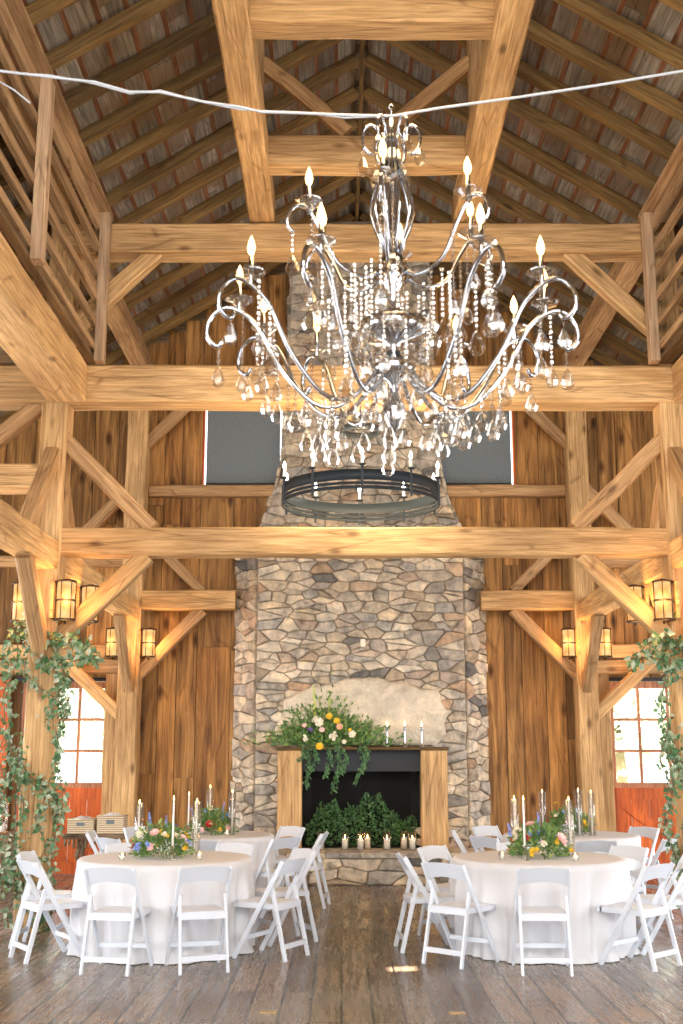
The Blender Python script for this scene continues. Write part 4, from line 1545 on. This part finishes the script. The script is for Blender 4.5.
def bouquet(root, seed, rx, ry, h, nleaf, recipe, base=0.0):
    rs = random.Random(seed); random.seed(seed)
    b = bmesh.new()
    for _ in range(nleaf):
        a = rs.uniform(0, 2 * PI); el = math.asin(rs.uniform(0, 1))
        q = rs.uniform(.45, 1.02)
        d = Vector((math.cos(a) * math.cos(el), math.sin(a) * math.cos(el), math.sin(el)))
        p = Vector((d.x * rx * q, d.y * ry * q, base + .02 + d.z * h * q))
        leaf(b, p, d + rvec(.8), rvec().normalized(), rs.uniform(.03, .07), rs.uniform(.012, .03))
    link('foliage', b, M_GREEN, root)
    for (col, kind, pos, r) in recipe:
        b = bmesh.new()
        p = Vector(pos)
        d = Vector((p.x / rx ** 2, p.y / ry ** 2, (p.z - base + .02) / h ** 2)).normalized()
        if kind == 'spike': spike(b, p, Vector((d.x * .25, d.y * .25, 1)), r, .014)
        elif kind == 'cluster':
            for _ in range(9):
                v = rvec(); bloom(b, p + v * r * .6, (d + v).normalized(), r * .42, 2, 5)
        else: bloom(b, p, d, r, 4, 7)
        link('flower', b, M_FL[col], root)


def recipe(seed, rx, ry, h, n=18, first=()):
    rs = random.Random(seed)
    out_ = list(first)
    cols = ['yellow', 'white', 'white', 'blue', 'red', 'pink', 'yellow', 'blue', 'purple', 'peach']
    for k in range(n):
        a = 2 * PI * k * .382 + rs.uniform(-.2, .2)
        el = math.asin(rs.uniform(.15, .95))
        p = (math.cos(a) * math.cos(el) * rx * .98, math.sin(a) * math.cos(el) * ry * .98, .02 + math.sin(el) * h)
        col = cols[k % len(cols)]
        kd = 'cluster' if (col in ('blue', 'purple') or rs.random() < .25) else 'rose'
        out_.append((col, kd, p, rs.uniform(.028, .045)))
    return out_


def candle_cyl(x, y, z, h, label, group, stick=False):
    """taper candle, either in a clear glass cylinder or on a glass candlestick"""
    root = empty('taper_candle', (x, y, z))
    tag(root, label, 'candle', group)
    z0 = .012
    if stick:
        b = bmesh.new()
        lathe(b, [(0, 0), (.038, 0), (.038, .01), (.012, .02), (.02, .04), (.010, .055), (.02, .075), (.010, .095), (.014, .11), (.02, .125), (0, .125)], 12, smooth=False)
        link('candlestick', b, M_CRYSTAL, root)
        z0 = .12
    else:
        b = bmesh.new()
        lathe(b, [(0, 0), (.040, 0), (.040, h - .01), (.037, h - .01), (.037, .01), (0, .01)], 20)
        link('glass_cylinder', b, M_GLASS, root)
    b = bmesh.new(); lathe(b, [(0, z0), (.009, z0), (.0075, h - .03), (0, h - .025)], 10)
    link('candle', b, M_WAX, root)
    b = bmesh.new(); lathe(b, [(0, h - .025), (.006, h - .012), (.004, h + .006), (0, h + .022)], 8)
    link('flame', b, M_FLAME, root)


def votive(x, y, z, label, group):
    root = empty('votive_candle', (x, y, z))
    tag(root, label, 'candle', group)
    b = bmesh.new(); lathe(b, [(0, 0), (.026, 0), (.032, .06), (.029, .06), (.024, .006), (0, .006)], 14)
    link('glass_cup', b, M_GLASS, root)
    b = bmesh.new(); lathe(b, [(0, .007), (.022, .007), (.024, .03), (0, .03)], 12)
    link('wax', b, M_WAX, root)
    b = bmesh.new(); lathe(b, [(0, .03), (.007, .04), (.004, .055), (0, .068)], 8)
    link('flame', b, M_FLAME, root)


ZT = TZ + .008
desc = {'near left': 'with blue delphiniums and yellow blooms', 'near right': 'with a pink rose, red bloom and yellow roses', 'far left': 'with red, yellow and blue blooms', 'far right': 'with pale blooms and loose green sprigs'}
firsts = {
    'near left': [('blue', 'spike', (-.10, -.02, .18), .22), ('blue', 'spike', (.02, .02, .2), .16), ('blue', 'cluster', (-.20, -.14, .10), .05), ('yellow', 'cluster', (.22, -.08, .10), .05), ('white', 'cluster', (-.18, -.05, .22), .06), ('pink', 'rose', (-.07, -.18, .10), .04), ('yellow', 'cluster', (.0, -.08, .22), .045), ('white', 'rose', (.14, -.10, .18), .04)],
    'near right': [('blue', 'spike', (.0, -.02, .16), .24), ('blue', 'spike', (-.24, .0, .16), .14), ('yellow', 'cluster', (-.08, -.22, .07), .055), ('pink', 'rose', (.17, -.18, .17), .055), ('red', 'cluster', (-.11, -.14, .18), .035), ('white', 'cluster', (-.2, -.05, .24), .06), ('pink', 'rose', (-.08, -.05, .28), .05), ('yellow', 'cluster', (.27, -.1, .08), .035)],
    'far left': [('blue', 'spike', (.12, .0, .16), .2), ('yellow', 'cluster', (-.02, .0, .28), .05), ('red', 'rose', (.0, -.2, .12), .045), ('blue', 'spike', (-.2, 0, .14), .18)],
    'far right': [('yellow', 'rose', (-.15, -.05, .34), .03), ('white', 'cluster', (.0, -.05, .30), .05), ('yellow', 'cluster', (.16, -.1, .1), .04), ('lime', 'spike', (.28, 0, .14), .12)]}
for k, (nm, (x, y, rot)) in enumerate(TABLES.items()):
    fx = {'near left': -.03, 'near right': .0, 'far left': .05, 'far right': -.02}[nm]
    root = empty('flower_centrepiece', (x + fx, y, ZT))
    tag(root, f'flower centrepiece {desc[nm]} on the {nm} table', 'flowers', 'table flowers')
    bouquet(root, 50 + k, .27, .25, .27, 1000, recipe(60 + k, .27, .25, .27, 16, firsts[nm]))
    g = 'taper candles on the tables'
    if nm == 'near left':
        candle_cyl(x - .28, y + .20, ZT, .47, 'lit taper in a clear glass cylinder at the left end of the near left flowers', g)
        candle_cyl(x + .10, y - .28, ZT, .52, 'lit taper on a beaded glass candlestick in front of the near left flowers', g, True)
        candle_cyl(x + .24, y + .24, ZT, .48, 'lit taper in glass behind the right end of the near left flowers', g)
        votive(x - .32, y - .34, ZT, 'small lit votive left of the near left flowers', 'table votives'); votive(x + .33, y - .24, ZT, 'small lit votive right of the near left flowers', 'table votives')
    elif nm == 'near right':
        candle_cyl(x - .17, y - .30, ZT, .52, 'tall lit taper on a beaded glass candlestick at the left of the near right flowers', g, True)
        candle_cyl(x + .30, y + .10, ZT, .50, 'lit taper in a glass cylinder at the right of the near right flowers', g)
        candle_cyl(x - .16, y + .32, ZT, .50, 'lit taper in glass behind the near right flowers', g)
        votive(x - .36, y - .25, ZT, 'small lit votive left of the near right flowers', 'table votives'); votive(x + .25, y - .36, ZT, 'small lit votive right of the near right flowers', 'table votives')
    elif nm == 'far left':
        candle_cyl(x - .17, y - .30, ZT, .46, 'lit taper left of the far left flowers', g, True)
        candle_cyl(x - .0, y + .30, ZT, .52, 'taper in the tallest glass cylinder behind the far left flowers', g)
        candle_cyl(x + .30, y - .14, ZT, .48, 'lit taper in glass right of the far left flowers, before the chimney', g)
        votive(x + .26, y - .30, ZT, 'small lit votive at the right of the far left flowers', 'table votives')
    else:
        candle_cyl(x - .32, y - .05, ZT, .48, 'lit taper in glass at the left end of the far right flowers', g)
        candle_cyl(x + .04, y - .30, ZT, .50, 'lit taper in glass in the middle of the far right flowers', g)
        candle_cyl(x + .18, y - .30, ZT, .48, 'lit taper in glass at the right end of the far right flowers', g)

# mantel arrangement
MZ = 1.752
fr = at(328, 746, 16.08)
root = empty('mantel_flowers', (fr.x, 16.12, MZ))
tag(root, 'large flower and greenery arrangement spilling over the left half of the mantel', 'flowers')
random.seed(5)
b = bmesh.new()
rs = random.Random(8)
for _ in range(2600):
    a = rs.gauss(0, .33); zz = abs(rs.gauss(0, .26)) * max(.25, 1 - abs(a) * .7)
    p = Vector((a, rs.uniform(-.17, .04), zz + .01))
    leaf(b, p, Vector((a * 1.2, -.3, .6)) + rvec(.9), rvec().normalized(), rs.uniform(.05, .11), rs.uniform(.02, .045))
for (ax, az, L_) in ((-.62, .12, .3), (.55, .1, .42), (-.5, .35, .3), (.7, .1, .25)):
    for k in range(60):
        t = k / 60
        p = Vector((ax * (.6 + t * .45), -.12, az + t * L_ * .5))
        leaf(b, p + rvec(.04), Vector((ax, 0, .5)) + rvec(.9), rvec().normalized(), .055, .02)
link('foliage', b, M_GREEN, root)
for (x0_, L_, sw_) in ((-.28, .55, .03), (-.2, .35, .05), (.0, .42, .04), (.1, .62, .05), (.16, .45, .1), (.42, .50, .06), (.5, .30, .04), (-.36, .2, .05)):
    b = bmesh.new()
    tube(b, [(x0_ + sw_ * math.sin(t * .4), -.24 - .003 * t, .03 - L_ * t / 10) for t in range(11)], .004, 5)
    for k in range(int(L_ * 125)):
        t = k / (L_ * 125)
        p = Vector((x0_ + sw_ * math.sin(t * 4) + rs.uniform(-.03, .03), -.24 - .03 * t + rs.uniform(-.02, .02), .02 - L_ * t))
        leaf(b, p, Vector((rs.uniform(-1, 1), -.2, -.8)), rvec().normalized(), rs.uniform(.045, .075), .03)
    link('trailing_sprig', b, M_DGREEN, root)
MF = [('lime', 'spike', (-.18, -.05, .42), .42), ('lime', 'spike', (.02, -.05, .38), .30), ('white', 'cluster', (-.33, -.1, .42), .05), ('white', 'cluster', (-.17, -.1, .36), .05), ('white', 'rose', (-.12, -.18, .32), .05),
      ('yellow', 'rose', (.02, -.18, .40), .035), ('yellow', 'rose', (.12, -.18, .34), .035), ('peach', 'rose', (.16, -.2, .26), .035), ('white', 'cluster', (.08, -.2, .14), .05), ('yellow', 'rose', (-.11, -.26, .0), .04),
      ('white', 'rose', (.33, -.18, .16), .04), ('white', 'cluster', (-.3, -.2, .12), .04), ('pink', 'rose', (-.08, -.22, .22), .03), ('yellow', 'rose', (.3, -.2, .22), .02), ('purple', 'cluster', (-.24, -.2, .22), .035), ('pink', 'rose', (-.32, -.2, .28), .025), ('white', 'rose', (.22, -.22, .06), .025)]
for (col, kind, pos, r) in MF:
    b = bmesh.new()
    p = Vector(pos) + Vector((0, -.04, 0))
    if kind != 'spike': r *= 1.35
    if kind == 'spike': spike(b, p, Vector((p.x * .3, 0, 1)), r, .016)
    elif kind == 'cluster':
        for _ in range(10):
            v = rvec(); bloom(b, p + v * r * .7, (Vector((0, -1, .4)) + v).normalized(), r * .4, 2, 5)
    else: bloom(b, p, Vector((0, -1, .4)), r, 4, 7)
    link('flower', b, M_FL[col], root)

# firebox greens
fg = at(361, 846, 16.22)
b = bmesh.new()
rs = random.Random(18); random.seed(18)
for _ in range(2600):
    u = rs.uniform(-1, 1)
    top = .60 * (1 - .5 * abs(u) ** 2) + .10 * math.sin(u * 7) + .05 * math.sin(u * 23)
    p = Vector((u * .76, rs.uniform(-.12, .12), rs.uniform(0, 1) ** .8 * top + .01))
    leaf(b, p, rvec() + Vector((0, -.4, .4)), rvec().normalized(), rs.uniform(.035, .07), rs.uniform(.018, .035))
o = link('hearth_greenery', b, M_DGREEN)
o.location = (CX, 16.34, .412)
tag(o, 'bank of small leafed greenery filling the dark fireplace opening', 'greenery')

# hearth candles
for px_, Yc, lb in ((321, 16.02, 'leftmost hurricane candle on the stone hearth'), (345, 15.96, 'second hurricane candle from the left on the hearth'), (360.5, 15.92, 'front one of the touching pair of hurricane candles on the hearth'),
                    (367.5, 16.08, 'rear one of the touching pair of hurricane candles on the hearth'), (387, 15.94, 'hurricane candle alone right of the touching pair on the hearth'),
                    (404, 16.05, 'left one of the last two hurricane candles beside the right timber post'), (412.5, 15.93, 'rightmost hurricane candle on the hearth, against the timber post')):
    p = at(px_, 845, Yc)
    root = empty('hurricane_candle', (p.x, Yc, .402))
    tag(root, lb, 'candle', 'hurricane candles on the hearth')
    b = bmesh.new(); lathe(b, [(0, 0), (.052, 0), (.056, .24), (.053, .24), (.049, .008), (0, .008)], 18)
    link('glass_cylinder', b, M_GLASS, root)
    b = bmesh.new(); lathe(b, [(0, .008), (.038, .008), (.038, .13), (0, .135)], 16)
    link('pillar_candle', b, M_WAX, root)
    b = bmesh.new(); lathe(b, [(0, .135), (.009, .15), (.006, .175), (0, .195)], 8)
    link('flame', b, M_FLAME, root)
    l = bpy.data.lights.new('candle_glow', 'POINT'); l.energy = .35; l.color = (1, .55, .22); l.shadow_soft_size = .02
    lo_ = bpy.data.objects.new('candle_glow', l); lo_.location = (p.x, Yc, .402 + .21); COL.objects.link(lo_)
for px_, lb in ((387, 'left of the three candlesticks on the mantel'), (405, 'middle of the three candlesticks on the mantel'), (422, 'right of the three candlesticks on the mantel')):
    p = at(px_, 746, 16.02)
    root = empty('mantel_candlestick', (p.x, 16.02, MZ))
    tag(root, lb, 'candlestick', 'mantel candlesticks')
    b = bmesh.new(); lathe(b, [(0, 0), (.035, 0), (.03, .012), (.008, .03), (.014, .06), (.008, .09), (.014, .15), (.008, .19), (.022, .24), (.024, .262), (0, .262)], 14)
    link('glass_stem', b, M_CHROME, root)
    b = bmesh.new(); lathe(b, [(0, .255), (.018, .255), (.018, .285), (0, .285)], 12)
    link('candle', b, M_WAX, root)
    b = bmesh.new(); lathe(b, [(0, .285), (.010, .30), (.006, .32), (0, .34)], 8)
    link('flame', b, M_FLAME, root)


# ------------------------------------------------------------------ vines on the near posts
def vine(X, side, seed, label):
    rs = random.Random(seed); random.seed(seed)
    root = empty('vine_garland', (X, Y1, 0))
    tag(root, label, 'garland', 'ivy garlands')
    b = bmesh.new(); st = bmesh.new()
    def run(pts_, dens, spread, L_=(.05, .085)):
        P_ = [Vector(p) for p in pts_]
        tube(st, P_, .006, 5)
        for a, c in zip(P_, P_[1:]):
            n_ = max(1, int((c - a).length * dens))
            for k in range(n_):
                p = a.lerp(c, rs.random()) + rvec(spread)
                # keep out of the timber itself
                if abs(p.x) < .15 and abs(p.y) < .15:
                    p.y = -.16 if rs.random() < .7 else p.y
                    if p.y > -.15: p.x = .16 if p.x > 0 else -.16
                ln = rs.uniform(*L_)
                leaf(b, p, rvec() + Vector((0, -.2, -.45)), (Vector((0, -1, .3)) + rvec(.9)).normalized(), ln, ln * rs.uniform(.5, .75))
    for ph, tw in ((0, 3.2), (2.4, 2.6)):
        pts_ = []
        for k in range(45):
            z = 3.05 * (1 - k / 44) + .03
            a = ph + tw * 2 * PI * (1 - z / 3.05)
            wob = .02 * math.sin(k)
            pts_.append((.21 * math.cos(a) + wob, .21 * math.sin(a) * .95, z))
        run(pts_, 105, .065, (.035, .075))
    # loose hanging strands on each side
    for (dx, z1, z0, dens) in ((.26, 2.6, .35, 85), (-.27, 2.75, .3, 85), (-.30, 2.1, .6, 40), (.20, 2.9, 1.2, 50), (-.12, 1.6, .05, 60), (.1, 1.3, .05, 50)):
        pts_ = [(dx + .05 * math.sin(k * .9 + dx * 20), -.20 + .03 * math.cos(k), z1 + (z0 - z1) * k / 16) for k in range(17)]
        run(pts_, dens, .055)
    # sprays at the top, reaching into the nave
    s = side
    run([(0, -.2, 2.75), (s * .25, -.24, 2.80), (s * .45, -.26, 2.72), (s * .6, -.26, 2.52)], 150, .08, (.06, .10))
    run([(0, -.2, 2.55), (s * .3, -.25, 2.58), (s * .5, -.25, 2.6)], 120, .08, (.06, .10))
    run([(-s * .1, -.2, 3.0), (-s * .25, -.22, 2.9), (-s * .32, -.22, 2.6), (-s * .25, -.2, 2.3)], 100, .07)
    run([(-s * .1, -.2, 1.5), (-s * .38, -.22, 1.42), (-s * .45, -.22, 1.1)], 70, .07)
    link('leaves', b, M_VINE, root)
    link('stems', st, M_STEM, root)


vine(XL, 1, 3, 'leafy ivy garland twisted down the near left post')
vine(XR, -1, 4, 'leafy ivy garland twisted down the near right post')

# ------------------------------------------------------------------ rustic bench with baskets, side table
bt = at(96, 836, 15.0)
root = empty('rustic_console', (bt.x, 15.0, 0))
tag(root, 'rustic branch legged wooden table holding two wicker baskets by the left red door', 'table')
b = bmesh.new(); box(b, -.38, .40, -.2, .2, .62, .68); bevel(b, .012)
link('tabletop', b, M_RUSTIC, root)
b = bmesh.new()
for k in range(14): tube(b, [(-.34 + k * .052, -.19, .53 + .02 * math.sin(k * 2)), (-.34 + k * .052, -.19, .62)], .018, 6)
link('apron', b, M_RUSTIC, root)
for sx in (-1, 1):
    for sy in (-1, 1):
        b = bmesh.new()
        tube(b, [(sx * .18, sy * .15, 0), (sx * .14 + .02, sy * .14, .2), (sx * .2, sy * .15, .42), (sx * .15, sy * .15, .62)], [.035, .028, .03, .034], 8)
        link('leg', b, M_RUSTIC, root)
for x_, h_, lb, nm in ((-.17, .17, 'left wicker basket on the rustic table', 0), (.20, .21, 'right wicker basket heaped with pale cloth on the rustic table', 1)):
    r2 = empty('wicker_basket', (bt.x + x_, 15.0, .682))
    tag(r2, lb, 'basket', 'wicker baskets')
    b = bmesh.new()
    w0, w1 = .145, .165
    for (a0, a1, c0, c1) in ((-w1, w1, -.14, -.125), (-w1, w1, .125, .14), (-w1, -w1 + .015, -.125, .125), (w1 - .015, w1, -.125, .125)):
        box(b, a0, a1, c0, c1, 0, h_)
    box(b, -w1 + .015, w1 - .015, -.125, .125, 0, .012)
    link('body', b, M_WICKER, r2)
    b = bmesh.new()
    tube(b, [(-w1, -.14, h_), (w1, -.14, h_), (w1, .14, h_), (-w1, .14, h_), (-w1, -.14, h_)], .012, 6)
    link('rim', b, M_WICKER, r2)
    b = bmesh.new()
    bmesh.ops.create_icosphere(b, subdivisions=3, radius=1)
    for v in b.verts:
        q = noise.noise(v.co * 2.2) * .3
        v.co = Vector((v.co.x * .14, v.co.y * .115, v.co.z * .055 * (1 + q) + h_ - .02))
    link('folded_cloth', b, M_CLOTH, r2, smooth=True)
    b = bmesh.new(); box(b, -.05, .05, -.143, -.139, h_ * .55, h_ * .8)
    link('tag', b, M_SHADE, r2)
st = at(-12, 834, 14.6)
root = empty('side_table', (st.x, 14.6, 0))
tag(root, 'dark wooden side table cut by the left picture edge', 'table')
b = bmesh.new(); box(b, -.45, .34, -.25, .25, .66, .71); bevel(b, .008)
link('tabletop', b, M_RUSTIC, root)
for sx in (-.38, .28):
    for sy in (-.2, .2):
        b = bmesh.new(); box(b, sx - .03, sx + .03, sy - .03, sy + .03, 0, .66)
        link('leg', b, M_RUSTIC, root)
for dx, hh, lb in ((.17, .34, 'brass framed glass lantern on the side table at the left picture edge'),):
    r2 = empty('brass_lantern', (st.x + dx, 14.6, .712))
    tag(r2, lb, 'lantern')
    b = bmesh.new()
    for z in (0, hh): lathe(b, [(0, z), (.075, z), (.075, z + .012), (0, z + .012)], 16)
    for k in range(4):
        a = k * PI / 2 + .78
        tube(b, [(.066 * math.cos(a), .066 * math.sin(a), .01), (.066 * math.cos(a), .066 * math.sin(a), hh)], .005, 5)
    tube(b, [(-.04, 0, hh + .01), (-.03, 0, hh + .06), (.03, 0, hh + .06), (.04, 0, hh + .01)], .004, 5)
    link('frame', b, M_BRASS, r2)
    b = bmesh.new(); lathe(b, [(.06, .012), (.06, hh)], 16)
    link('glass', b, M_GLASS, r2)
    b = bmesh.new(); lathe(b, [(0, .012), (.03, .012), (.03, .12), (0, .12)], 12)
    link('candle', b, M_WAX, r2)

# small brass floor outlets
for px_, py_, lb in ((268, 1012, 'small brass floor plate left of the centre line'), (457, 1013, 'small brass floor plate right of the centre line')):
    a = TH + math.atan((512 - py_) / F)
    Yp = CAMZ / -math.tan(a)
    p = at(px_, py_, Yp)
    b = bmesh.new(); box(b, -.055, .055, -.03, .03, .0, .004); bevel(b, .001)
    o = link('floor_plate', b, M_BRASS); o.location = (p.x, Yp, 0.0005)
    tag(o, lb, 'floor plate', 'brass floor plates')

# trees with lightened leaves outside the back wall, seen through the door glass
random.seed(77)
for k, (x, y) in enumerate(((-9, 33), (-6.5, 38), (-12, 40), (8, 34), (11.5, 39), (14, 33))):
    root = empty('garden_tree', (x, y, -.25))
    tag(root, ['rounded tree outside the left door glass', 'farther tree outside the left door', 'tree at the far left outside the door', 'rounded tree outside the right door glass', 'farther tree outside the right door', 'tree at the far right outside the door'][k], 'tree', 'trees outside')
    b = bmesh.new(); tube(b, [(0, 0, 0), (.1, 0, 1.2), (0, .1, 3)], [.2, .16, .1], 8)
    link('trunk', b, M_STEM, root)
    b = bmesh.new()
    for _ in range(900):
        v = rvec()
        p = Vector((v.x * 2.3, v.y * 2.3, 3.6 + v.z * 2.4))
        leaf(b, p, rvec(), rvec().normalized(), .5, .35)
    link('crown', b, M_PALE, root)
